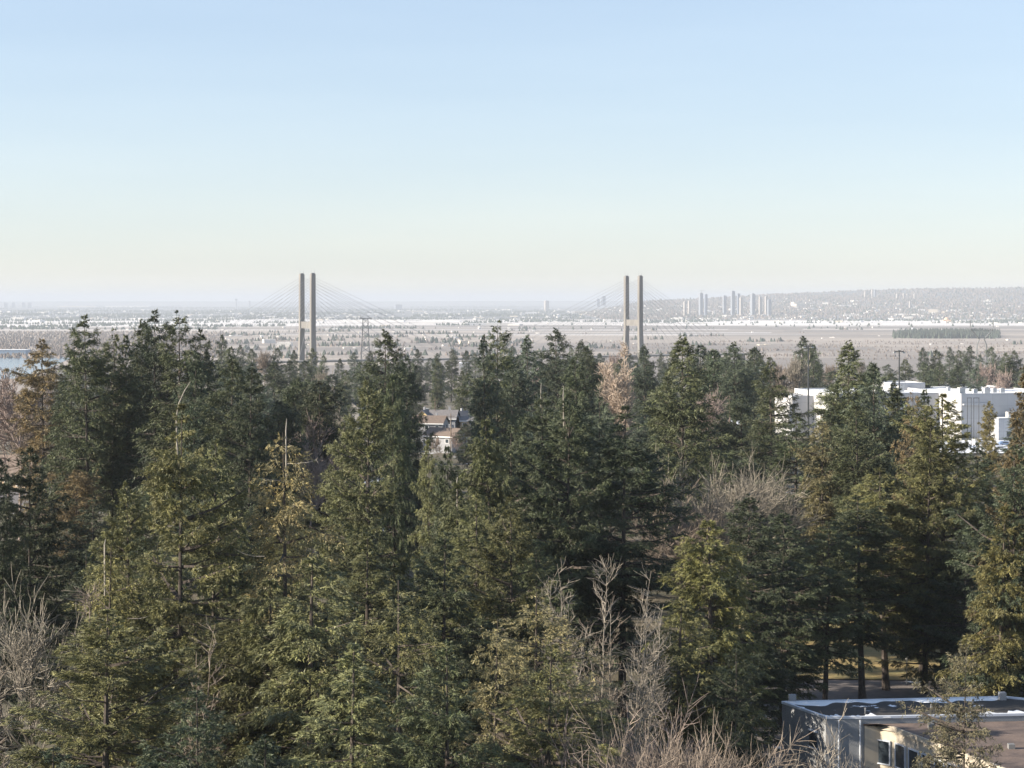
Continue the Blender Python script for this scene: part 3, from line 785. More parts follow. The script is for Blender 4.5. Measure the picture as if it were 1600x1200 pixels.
def add_extra(t, root, H, sxy):
    """bleached dead wood of particular trees, modelled in metres round the trunk"""
    r = random.Random(int(t['u'])); e = t['extra']; b = MB()
    if e == 'bent':
        b.path([(0, 0, H * .84), (-.25, -.1, H * .92), (-.3, -.1, H - .6), (-.1, -.1, H + .5), (.35, -.1, H + 1.5), (.8, -.1, H + 2.2)], [.07, .07, .065, .06, .045, .02], 6)
        o = b.build("dead_leader", M_DEAD, root)
    elif e in ('dead', 'cones', 'spike', 'spike2'):
        up = {'dead': .9, 'cones': .2, 'spike': 1.0, 'spike2': .4}[e]; low = {'dead': .88, 'cones': .92, 'spike': .90, 'spike2': .84}[e]
        b.path([(.05, -.25, H * low), (0, -.15, H), (.05, 0, H + up)], [.085, .06, .025], 5)
        if e == 'dead':
            for (dz, L, a) in ((-2.6, 2.6, -.25), (-3.9, 2.0, pi + .4)):
                z = H + dz
                q = [(cos(a) * L * s, sin(a) * L * s - .2, z + L * (.18 * s * s - .05 * s + (.35 * s if dz > 0 else 0))) for s in (0, .35, .7, 1)]
                b.path(q, [.045, .04, .03, .012], 5)
                for k in range(int(L * 3)):
                    s = r.uniform(.3, 1); p = (cos(a) * L * s, sin(a) * L * s - .2, z + L * (.18 * s * s - .05 * s + (.35 * s if dz > 0 else 0)))
                    b.tube(p, (p[0] + r.uniform(-.3, .3), p[1] + r.uniform(-.4, .1), p[2] + r.uniform(-.6, .25)), .018, .008, 3)
        o = b.build("dead_top", M_DEAD, root)
    if e in ('dead', 'spike2', 'cones'):
        # a few bleached curving limbs lower down
        for k in range(3):
            b = MB(); a = r.choice([0, pi]) + r.uniform(-.8, .8) - .3; L = r.uniform(1.6, 2.8); z = H - r.uniform(4, 11); r0 = r.uniform(1.2, 2.4)
            if sin(a) > 0: a = -a
            q = [(cos(a) * (r0 + L * s), sin(a) * (r0 + L * s), z + L * (.4 * s * s - .15 * s)) for s in (0, .35, .7, 1)]
            b.path(q, [.035, .035, .025, .01], 5)
            b.build("dead_limb", M_DEAD, root)

def place_trees():
    g = random.Random(5); cnt = {}
    for t in TREES:
        D = t['D']; p = at(t['u'], t['v'], D); z0 = gz(D) - .3
        Hn = p.z - z0
        if t['kind'].startswith('bare_'):
            k = t['kind'][5:]; pr = BARE[k]; H, R, tw, limb = pr[g.randrange(len(pr))]
            zg = gz(D) - .3; Hn = p.z - zg; Hc = min(t.get('H') or 20, Hn)
            low = k in ('bush', 'shoot')
            root = thing("bare_tree" if not low else "bare_thicket", (p.x, D, zg), t['label'], "bare tree" if not low else "thicket", "leafless trees among the conifers", g.uniform(0, 6.28))
            sz = Hc / H; sx = min(max(t['R'] / R, .75 * sz), sz * 1.35); lift = Hn - Hc
            if lift > .5:
                MB().path([(0, 0, 0), (.1, .05, lift * .5), (0, 0, lift + .3)], [.26 * sz + .05, .22 * sz + .04, .18 * sz + .03], 7).build("lower_stem", M_PALE if t.get('pale') else TWIGM[t['col']], root)
            a = link("trunk", limb, root); b = link("twigs", tw, root)
            for o in (a, b):
                o.scale = (sx, sx, sz); o.location = (0, 0, lift)
                mat = M_PALE if (t.get('pale') and o is a) else TWIGM[t['col']]
                if not o.data.materials: o.data.materials.append(None)
                o.material_slots[0].link = 'OBJECT'; o.material_slots[0].material = mat
            continue
        sfx = '_n' if D < 262 else '_m' if D < 510 else '_f'
        k = t['kind'] + sfx
        if k not in PROTO: k = ({'cedar': 'round', 'scrag': 'layer', 'sparse': 'fir'}.get(t['kind'], 'fir')) + sfx if sfx == '_m' else {'round_n': 'cedar_n'}.get(k, 'fir' + sfx)
        if k not in PROTO: k = 'fir' + sfx
        pr = PROTO[k]; i = t['var'] if t['var'] is not None else g.randrange(len(pr))
        H, R, crown, trunk = pr[i % len(pr)]
        sz = Hn / H; sx = t['R'] * (.98 if sfx == '_n' else 1.04) / R
        sx = min(max(sx, .55 * sz), 1.7 * sz)
        name = {'cedar': 'cedar_tree', 'round': 'cypress_tree', 'scrag': 'spruce_tree', 'sparse': 'cedar_tree'}.get(t['kind'], 'fir_tree')
        grp = {'cedar_tree': 'cedars in the wood', 'cypress_tree': 'rounded conifers in the wood', 'spruce_tree': 'thin spruces in the wood', 'fir_tree': 'firs in the wood'}[name]
        root = thing(name, (p.x, D, z0), t['label'], {'cedar_tree': 'cedar', 'cypress_tree': 'conifer', 'spruce_tree': 'spruce', 'fir_tree': 'fir tree'}[name], grp, 0)
        rz = t['rz'] if t['rz'] is not None else g.uniform(0, 6.28)
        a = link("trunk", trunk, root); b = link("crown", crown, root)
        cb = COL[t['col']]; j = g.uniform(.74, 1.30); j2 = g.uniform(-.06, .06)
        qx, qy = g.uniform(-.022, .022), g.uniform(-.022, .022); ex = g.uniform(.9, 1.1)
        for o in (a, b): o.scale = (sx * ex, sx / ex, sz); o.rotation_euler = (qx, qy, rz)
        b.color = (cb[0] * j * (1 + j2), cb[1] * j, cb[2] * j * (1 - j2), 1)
        if t['extra']: add_extra(t, root, Hn, sx)
place_trees()

# ------------------------------------------------------------------ cable-stayed bridge
M_CONC = simple("tower_concrete", (.185, .177, .165), .85, .10, .15, streak=True)
M_STEEL = simple("grey_steel", (.20, .20, .20), .6, .1, 2)
M_CABLE = simple("pale_cable", (.30, .31, .33), .6, .03, 1)
def bridge():
    D1, D2 = 2500.0, 2750.0
    P1 = at(480, V0, D1); P2 = at(989.5, V0, D2)
    ax = Vector((P2.x - P1.x, P2.y - P1.y, 0)); span = ax.length; ax.normalize(); ang = math.atan2(ax.y, ax.x)
    root = thing("cable_stayed_bridge", (P1.x, P1.y, SEA), "cable-stayed bridge with two tall twin-legged concrete towers on the horizon", "bridge", rz=ang)
    # local frame: x along the deck, y across it (away from the camera), z above the water
    TOP = at(480, 428, D1).z - SEA; XB0 = at(480, 513, D1).z - SEA; XB1 = at(480, 502.5, D1).z - SEA; half = 18.0
    DECK = 42.0; LX, LY = 5.8, 5.0
    for tx in (0.0, span):
        tw = MB()
        for s in (-1, 1):
            y = s * half
            def slab(z0, y0, x0, z1, y1, x1, wy0=LY, wy1=LY):
                n = len(tw.v)
                for z, yy, lx, wy in ((z0, y0, x0, wy0), (z1, y1, x1, wy1)):
                    for a, c in ((-1, -1), (1, -1), (1, 1), (-1, 1)): tw.v.append((tx + a * lx / 2, yy + c * wy / 2, z))
                for f in ((0,3,2,1),(4,5,6,7),(0,1,5,4),(1,2,6,5),(2,3,7,6),(3,0,4,7)): tw.f.append(tuple(n + i for i in f))
            slab(XB0 - 3, y, LX * 1.12, TOP, y, LX)
            slab(-4, s * (half + 3), LX * 1.5, XB0 - 3, y, LX * 1.12, LY * 1.3, LY)
        tob = tw.build("tower_legs", M_CONC, root)
        MB().box((tx, 0, (XB0 + XB1) / 2), (LX * .75, 2 * half - LY, XB1 - XB0)).build("cross_beam", M_CONC, root)
        MB().box((tx, 0, DECK - 5), (LX * .8, 2 * half - LY * .5, 4)).build("lower_cross_beam", M_CONC, root)
        for s in (-1, 1):
            b = MB()
            b.box((tx, s * half, TOP + .55), (LX * .7, LY * .7, 1.1))
            for q in (-1, 1):
                b.tube((tx + q * LX * .4, s * half, TOP), (tx + q * LX * .4, s * half, TOP + 7.5), .16, .08, 5)
            b.build("mast_tip", M_STEEL, root)
            for side in (-1, 1):
                for k in range(12):
                    f = (k + 1) / 12
                    reach = (span / 2 - 3 if (side > 0) == (tx == 0) else 188) * f
                    zt = TOP - 5 - (1 - f) * 42
                    MB().tube((tx + side * LX / 2, s * half, zt), (tx + side * (LX / 2 + reach), s * 15.5, DECK), .14, .14, 4).build("stay_cable", M_CABLE, root)
    MB().box((span / 2, 0, DECK - 1.6), (span + 400, 31, 2.2)).build("deck", M_CONC, root)
    for x in (-190, span + 190):
        MB().box((x, 0, DECK / 2 - 4), (3, 18, DECK + 2)).build("pier", M_CONC, root)
bridge()

# ------------------------------------------------------------------ pylons, masts, poles
M_LATT = simple("weathered_lattice_steel", (.13, .14, .15), .7, .1, .5)
def lattice_pylon():
    D = 2050; top = at(571, 492, D).z; z0 = gz(D); H = top - z0
    r = thing("lattice_pylon", (at(571, 492, D).x, D, z0), "tall slim grey lattice pylon with short crossarm right of the left bridge tower", "pylon")
    b = MB(); w0, w1 = 6.5, 2.6
    def wid(z): return w0 + (w1 - w0) * (z / H)
    for sx in (-1, 1):
        for sy in (-1, 1): b.tube((sx * w0, sy * w0, 0), (sx * w1, sy * w1, H - 4), .34, .26, 4)
    n = 14
    for i in range(n):
        a, c = (H - 4) * i / n, (H - 4) * (i + 1) / n; wa, wc = wid(a), wid(c)
        for (p, q) in (((-1, -1), (1, -1)), ((1, -1), (1, 1)), ((1, 1), (-1, 1)), ((-1, 1), (-1, -1))):
            b.tube((p[0] * wa, p[1] * wa, a), (q[0] * wc, q[1] * wc, c), .13, .13, 3)
            b.tube((q[0] * wa, q[1] * wa, a), (p[0] * wc, p[1] * wc, c), .13, .13, 3)
    b.build("lattice_mast", M_LATT, r)
    b = MB(); b.box((0, 0, H - 3.8), (13, 5, .7))
    for x in (-6, 6): b.tube((x, 0, H - 3.8), (x * .35, 0, H - 1), .2, .2, 4)
    b.tube((-5.5, 0, H - 3.5), (-5.5, 0, H + .5), .2, .15, 4)
    b.build("crossarm", M_LATT, r)
lattice_pylon()
def forked_pylon():
    D = 1500; p = at(1534, 500, D); z0 = gz(D); H = p.z - z0; s = D / F
    r = thing("forked_pylon", (p.x, D, z0), "dark forked lattice pylon rising above trees at the far right", "pylon")
    b = MB()
    wz = at(1534, 530, D).z - z0
    for sx in (-1, 1):
        path = [(sx * 5.5, 0, 0), (sx * 3.6, 0, wz - 4), (sx * 1.9, 0, wz), (sx * 9.6 * .9, 0, H - 7), (sx * 9.2, 0, H)]
        for o in (-.8, .8):
            q = [(x, o * (1.5 - .9 * (z / H)), z) for x, y, z in path]
            b.path(q, [.38, .34, .32, .32, .2], 4)
        for i in range(10):
            za, zc = wz * i / 10, wz * (i + 1) / 10
            if i < 9: b.tube((sx * (5.5 - 3.2 * i / 10), 0, za), (-sx * (5.5 - 3.2 * (i + 1) / 10), 0, zc), .1, .1, 3)
        for i in range(5):
            t0, t1 = i / 5, (i + 1) / 5
            b.tube((sx * (1.9 + 6.7 * t0), -.5, wz + (H - 7 - wz) * t0), (sx * (1.9 + 6.7 * t1), .5, wz + (H - 7 - wz) * t1), .1, .1, 3)
    b.build("lattice_frame", M_LATT, r)
    b = MB(); b.tube((-8.7, 0, H - 7), (8.7, 0, H - 7), .2, .2, 4); b.tube((-8.7, 0, H - 8.4), (8.7, 0, H - 8.4), .15, .15, 4)
    for i in range(8): b.tube((-8.7 + i * 2.17, 0, H - 7), (-8.7 + (i + 1) * 2.17, 0, H - 8.4), .08, .08, 3)
    b.build("crossarm", M_LATT, r)
forked_pylon()
M_POLE = simple("dark_painted_steel", (.05, .055, .06), .5, .1, 1)
M_LENS = simple("lamp_glass", (.5, .5, .48), .2, .05, 2)
def light_mast(u, v, D, label):
    p = at(u, v, D); z0 = gz(D)
    r = thing("light_mast", (p.x, D, z0), label, "light mast", "high light masts in the warehouse yard")
    H = p.z - z0
    MB().tube((0, 0, 0), (0, 0, H), .34, .18, 8).build("pole", M_POLE, r)
    b = MB(); b.box((0, 0, H), (2.8, .25, .25)); b.box((0, 0, H + .25), (.25, 2.8, .25)); b.build("head_frame", M_POLE, r)
    for x in (-1.3, 1.3): MB().box((x, 0, H - .35), (.9, .5, .4), .1).build("lamp", M_LENS, r)
light_mast(1263, 541, 600, "tall dark light mast before the left part of the warehouse")
light_mast(1405, 549, 560, "tall dark light mast between the two warehouse parts")
def small_frame(u, v, D, wpx, label):
    p = at(u, v, D); z0 = gz(D); H = p.z - z0; w_ = wpx / F * D
    r = thing("pole_pair", (p.x, D, z0), label, "pole frame", "pole frames before the warehouse")
    for x in (-w_ / 2, w_ / 2): MB().tube((x, 0, 0), (x, 0, H), .12, .1, 6).build("pole", M_POLE, r)
    MB().box((0, 0, H + .05), (w_ + .3, .2, .2)).build("crossbar", M_POLE, r)
small_frame(1514.5, 622, 640, 6, "left pair of thin dark poles joined on top by the warehouse")
small_frame(1525.5, 622, 630, 8, "right pair of thin dark poles joined on top by the warehouse")
M_WOODP = simple("utility_pole_wood", (.16, .12, .09), .9, .15, 2)
def utility_pole(u, v, D, label, arm=True, H=None):
    p = at(u, v, D); z0 = gz(D); H = p.z - z0
    r = thing("utility_pole", (p.x, D, z0), label, "utility pole", "wooden utility poles between houses")
    MB().tube((0, 0, 0), (0, 0, H), .19, .13, 7).build("pole", M_WOODP, r)
    if arm: MB().box((0, -.2, H - .8), (2.2, .12, .14)).build("crossarm", M_WOODP, r)
utility_pole(704.5, 646, 560, "brown utility pole in front of the central house cluster")
utility_pole(680, 622, 690, "utility pole behind the yellow gabled house")
utility_pole(32, 706, 395, "brown utility pole among the houses at the left edge")
utility_pole(1109, 612, 430, "pale utility pole among pinkish bare trees", True)
utility_pole(1140.5, 618, 470, "pale utility pole above the dark low conifer", True)
def lamp_post():
    p = onz(1417, 1068, 1.2); r = thing("lamp_post", (p.x, p.y, 1.2), "slim grey lamp post with white head on the tan lawn", "lamp post")
    MB().tube((0, 0, 0), (0, 0, 2.6), .07, .05, 7).build("pole", M_POLE, r)
    b = MB(); b.tube((0, 0, 2.6), (0, 0, 2.95), .10, .2, 8).tube((0, 0, 2.95), (0, 0, 3.05), .26, .05, 8); b.build("lamp_head", simple("white_lamp", (.8, .8, .78), .4, .03), r)
lamp_post()

# ------------------------------------------------------------------ warehouses
M_WHITE = simple("white_panel", (.45, .45, .46), .7, .04, .15, streak=True)
M_WHITE2 = simple("off_white_panel", (.42, .43, .45), .7, .05, .2, streak=True)
for _m in (M_WHITE, M_WHITE2):
    n_ = _m.node_tree; bs_ = n_.nodes['Principled BSDF']
    br_ = node(n_, 'ShaderNodeTexBrick'); br_.offset = 0
    _s = node(n_, 'ShaderNodeSeparateXYZ'); n_.links.new(node(n_, 'ShaderNodeTexCoord').outputs['Object'], _s.inputs[0])
    _c = node(n_, 'ShaderNodeCombineXYZ'); n_.links.new(math_n(n_, 'ADD', _s.outputs[0], _s.outputs[1]), _c.inputs[0]); n_.links.new(_s.outputs[2], _c.inputs[1]); n_.links.new(_c.outputs[0], br_.inputs['Vector'])
    for k_, v_ in (('Scale', .25), ('Mortar Size', .008), ('Brick Width', 1.5), ('Row Height', 1.1), ('Color1', (1, 1, 1, 1)), ('Color2', (.93, .93, .92, 1)), ('Mortar', (.6, .6, .6, 1))): br_.inputs[k_].default_value = v_
    n_.links.new(mixc(n_, 1.0, bs_.inputs['Base Color'].links[0].from_socket, br_.outputs[0], 'MULTIPLY'), bs_.inputs['Base Color'])
M_SNOWR = simple("snowy_roof", (.78, .80, .82), .85, .06, .2)
M_GLASS = simple("dark_glass", (.035, .045, .055), .15, .2, 2)
M_HVAC = simple("hvac_metal", (.5, .5, .49), .5, .08, 1)
WA = radians(11.5)
def warehouse(name, u, v, D, width, depth, label, units, lip=.7, extra=None, right=True):
    """corner K (front left) at photo position; front runs to the right"""
    p = at(u, v, D); z0 = gz(D) - 1; H = p.z - z0
    r = thing(name, (p.x, p.y, z0), label, "warehouse", rz=WA)
    MB().box((width / 2, depth / 2, H / 2), (width, depth, H)).build("wall", M_WHITE, r)
    b = MB().box((width / 2, depth / 2, H + .1), (width - 1.2, depth - 1.2, .16)); b.build("roof", M_SNOWR, r)
    b = MB(); t = .5
    b.box((width / 2, t / 2, H + lip / 2), (width, t, lip)); b.box((width / 2, depth - t / 2, H + lip / 2), (width, t, lip))
    b.box((t / 2, depth / 2, H + lip / 2), (t, depth - 2 * t, lip)); b.box((width - t / 2, depth / 2, H + lip / 2), (t, depth - 2 * t, lip))
    b.build("parapet", M_WHITE2, r)
    for (x, y, w_, h_) in units:
        q = MB().box((x, y, H + .9 + h_ / 2), (w_, w_, h_ + .7)).build("rooftop_unit", M_HVAC, r)
        MB().tube((x + .2, y, H + 1.2 + h_), (x + .2, y, H + 1.5 + h_), w_ * .3, w_ * .3, 10).build("fan", M_STEEL, q)
    return r, H
r1, H1 = warehouse("warehouse", 1502, 618, 689, 40, 70, "white warehouse on the right with rooftop units and shaded front wall",
          [(1.4, 3, 2.2, 1.5), (7.5, 5, 1.6, .8), (11.5, 4, 2.2, 1.3), (16, 7, 1.5, .9), (18.6, 6, 1.6, .9), (5, 22, 1.2, .6)])
b = MB().box((22, -3.5, 4.6), (22, 6.9, 9.2)); b.build("lower_wing", M_WHITE2, r1)
MB().box((22, -3.5, 9.25), (21, 6, .12)).build("lower_roof", M_SNOWR, r1)
MB().box((17, -4, 10.3), (2.6, 2.2, 2.0)).build("rooftop_unit", M_HVAC, r1)
MB().box((5.5, -.6, H1 - 3.2), (10, 1.1, .5)).build("canopy", M_WHITE2, r1)
for i in range(4): MB().box((15.5 + i * 4, -6.98, 3.4), (2.6, .1, 1.6)).build("window", M_GLASS, r1)
r2, H2 = warehouse("warehouse", 1306, 618, 700, 60, 44, "white warehouse left part with sunlit wall behind the tall light mast", [(20, 9, 2, 1.4), (30, 12, 2.2, 1.6)])
MB().box((-4.2, 33, H2 / 2 - .6), (8.2, 20, H2 - 1.2)).build("side_wing", M_WHITE, r2)
b = MB()
for i in range(3): b.box((-.06, 5 + i * 5, H2 - 3.4), (.1, .9, 1.2))
b.build("vent", M_GLASS, r2)
r3, H3 = warehouse("warehouse", 1392, 601, 735, 14, 18, "small taller pale block between the two warehouse parts", [])

# parked vehicles in the yard
def car(u, v, D, col, label, rz=0, van=False):
    m = simple("car_paint_" + label.split()[0], col, .3, .03, 3); p = at(u, v, D); z0 = gz(D)
    r = thing("parked_van" if van else "parked_car", (p.x, D, z0), label, "van" if van else "car", "vehicles parked in the warehouse yard", rz)
    L, W_, Hh = (5.4, 2.0, 2.3) if van else (4.4, 1.8, 1.45)
    b = MB()
    prof = [(-L/2, .35), (L/2, .35), (L/2, .85), (L/2 - .9, .95), (L*.18, Hh), (-L*.36, Hh), (-L/2, .95)] if not van else [(-L/2, .35), (L/2, .35), (L/2, 1.1), (L/2 - .8, 1.3), (L/2 - 1.4, Hh), (-L/2, Hh)]
    n = len(b.v); k = len(prof)
    for y in (-W_/2, W_/2): b.v += [(x, y, z) for x, z in prof]
    b.f.append(tuple(range(n, n + k))); b.f.append(tuple(reversed(range(n + k, n + 2 * k))))
    for i in range(k): j = (i + 1) % k; b.f.append((n + j, n + i, n + k + i, n + k + j))
    b.build("body", m, r)
    MB().box((-.2 * (not van), 0, Hh - .38), (L * .42, W_ + .03, .36)).build("window", M_GLASS, r)
    for x in (-L*.32, L*.32):
        for y in (-W_/2, W_/2): MB().tube((x, y - .1, .33), (x, y + .1, .33), .33, .33, 12).build("wheel", M_POLE, r)
car(1532, 676, 655, (.75, .76, .78), "white van parked in the warehouse yard left of the yellow-green tree", .3, True)
car(1556, 681, 640, (.70, .74, .80), "snow-white car parked nearest the yellow-green tree", 0)
car(1563, 687, 622, (.72, .72, .74), "silver car parked in the front row of the yard", .1)
car(1571, 677, 652, (.15, .22, .35), "blue car parked at the right of the yard", .05)
tag(MB().poly([(p.x, p.y, z) for p, z in ((at(1440, 0, 600), gz(600) + .35), (at(1680, 0, 600), gz(600) + .35), (at(1680, 0, 684), gz(684) + .25), (at(1440, 0, 684), gz(684) + .25))]).build("parking_lot", patchy("snowy_yard", (.75, .78, .82), (.2, .2, .2), .08, .55, .6)), kind='structure')

# ------------------------------------------------------------------ houses
ROOFS = {'grey': simple("grey_shingles", (.17, .16, .16), .9, .15, 1.5), 'brown': simple("brown_shingles", (.17, .13, .105), .9, .12, 1.5),
         'snow': simple("snow_roof", (.76, .80, .86), .9, .05, 1), 'tan': simple("tan_shingles", (.36, .28, .21), .9, .12, 1.5), 'blue': simple("blue_grey_shingles", (.24, .28, .35), .9, .1, 1.5)}
WALLS = {'white': simple("white_siding", (.36, .35, .34), .8, .05, 1), 'yellow': simple("yellow_siding", (.62, .48, .24), .8, .06, 1), 'tan': simple("tan_siding", (.50, .38, .26), .8, .08, 1),
         'grey': simple("grey_siding", (.28, .285, .30), .8, .06, 1), 'red': simple("red_siding", (.42, .06, .05), .8, .06, 1)}
M_TRIM = simple("white_trim", (.78, .78, .77), .7, .03, 2)
M_DOOR = simple("door_paint", (.14, .10, .08), .6, .1, 2)
def house(u, v, D, w_, d_, label, roof='grey', wall='white', rz=0.0, hw=5.2, hr=2.6, wings=()):
    """u,v: where the ridge's middle shows; ridge runs along local x"""
    p = at(u, v, D); z0 = p.z - hw - hr
    r = thing("house", (p.x, D, z0), label, "house", "houses between the trees", rz)
    dn = max(4, z0 - gz(D) + 1); b = MB(); b.box((0, 0, (hw - dn) / 2), (w_, d_, hw + dn))
    n = len(b.v)
    for s in (-1, 1):
        b.v += [(s * w_ / 2, -d_ / 2, hw), (s * w_ / 2, d_ / 2, hw), (s * w_ / 2, 0, hw + hr - .15)]
    b.f += [(n, n + 2, n + 1), (n + 3, n + 4, n + 5)]
    b.build("wall", WALLS[wall], r)
    o = .55; b = MB(); t = .22; k = hr / (d_ / 2)
    for s in (-1, 1):
        e = (s * (d_ / 2 + o), hw - o * k)
        n = len(b.v)
        for x in (-w_ / 2 - o, w_ / 2 + o):
            b.v += [(x, e[0], e[1]), (x, 0, hw + hr), (x, 0, hw + hr + t), (x, e[0], e[1] + t)]
        b.f += [(n, n + 1, n + 2, n + 3), (n + 7, n + 6, n + 5, n + 4), (n + 3, n + 2, n + 6, n + 7), (n, n + 4, n + 5, n + 1), (n, n + 3, n + 7, n + 4)]
    ro = b.build("roof", ROOFS[roof], r)
    MB().box((w_ * .2, .6, hw + hr + .35), (.8, .7, 1.5)).build("chimney", WALLS['grey'], ro)
    MB().box((0, -d_ / 2 - o - .05, hw - o * k + .05), (w_ + 2 * o, .12, .32)).build("gutter", M_TRIM, ro)
    nW = max(2, int(w_ / 3.2))
    for fl in ((hw - 1.5,) if hw < 4.2 else (hw - 1.5, hw - 3.9)):
        for i in range(nW):
            x = -w_ / 2 + (i + .5) * w_ / nW
            if fl < 2 and i == nW // 2:
                MB().box((x, -d_ / 2 - .03, 1.05), (1.0, .1, 2.1)).build("door", M_DOOR, r); continue
            wi = MB().box((x, -d_ / 2 - .04, fl), (1.25, .1, 1.2)).build("window", M_GLASS, r)
            b = MB()
            for q in (-1, 1): b.box((x + q * .68, -d_ / 2 - .05, fl), (.12, .16, 1.4)); b.box((x, -d_ / 2 - .05, fl + q * .66), (1.24, .16, .12))
            b.build("frame", M_TRIM, wi)
    for q in (-1, 1):
        for y in (-d_ * .22, d_ * .22):
            MB().box((q * (w_ / 2 + .04), y, hw - 1.4), (.1, 1.1, 1.1)).build("window", M_GLASS, r)
    return r
house(664, 641, 690, 6, 8, "yellow gabled house at the left of the central house cluster", 'grey', 'yellow', radians(75), hr=3.4)
house(672, 650, 672, 11, 9, "grey-brown roofed house tucked under the yellow gable", 'brown', 'grey', radians(-12), hw=4.5, hr=2.2)
house(694, 641, 690, 9.5, 9, "large grey-roofed house with white gutter in the central cluster", 'grey', 'grey', radians(-8), hw=3.8, hr=2.6)
house(718, 643, 700, 9, 9, "grey gabled house right of the utility pole in the cluster", 'grey', 'grey', radians(48), hw=3.8, hr=2.6)
house(730, 651, 690, 5.5, 7, "small low house with tan wall at the right of the cluster", 'grey', 'tan', radians(8), hw=4, hr=1.2)
house(696, 669, 612, 11, 9, "brown-roofed house in front of the central house cluster", 'brown', 'grey', radians(-32), hw=2.8, hr=2.2)
house(550, 625, 790, 9, 8, "white gabled house seen beside the pale birch", 'grey', 'white', radians(80), hr=3)
house(15, 712, 470, 16, 12, "brick-brown roofed house high at the left edge", 'brown', 'tan', radians(-18), hw=6, hr=4.5)
house(36, 766, 405, 9, 8, "white house with grey roof behind the left utility pole", 'grey', 'white', radians(4), hr=2.6)
house(83, 755, 430, 8, 8, "grey-roofed house showing between fir and brown cedar", 'grey', 'white', radians(-20), hr=2.4)
house(207, 735, 440, 6, 6, "pale pyramid-like gable left of the bent-leader fir", 'tan', 'white', radians(70), hr=2.6)
house(605, 748, 440, 9, 8, "white-trimmed house glimpsed through the big olive fir", 'blue', 'grey', radians(-10))
house(600, 788, 370, 8, 8, "blue-roofed house glimpsed left of the olive cedar", 'blue', 'white', radians(5))
house(598, 825, 330, 6, 6, "small red-walled house glimpsed low through the wood", 'snow', 'red', radians(15), hw=3.5, hr=1.6)
house(726, 566, 3350, 17, 12, "white flat-looking house in the far trees left of the central pair", 'snow', 'grey', radians(-5), hw=5, hr=1.5)
house(1122, 655, 640, 13, 8, "pale house half hidden behind the small dark conifer", 'snow', 'white', radians(10), hr=1.8)

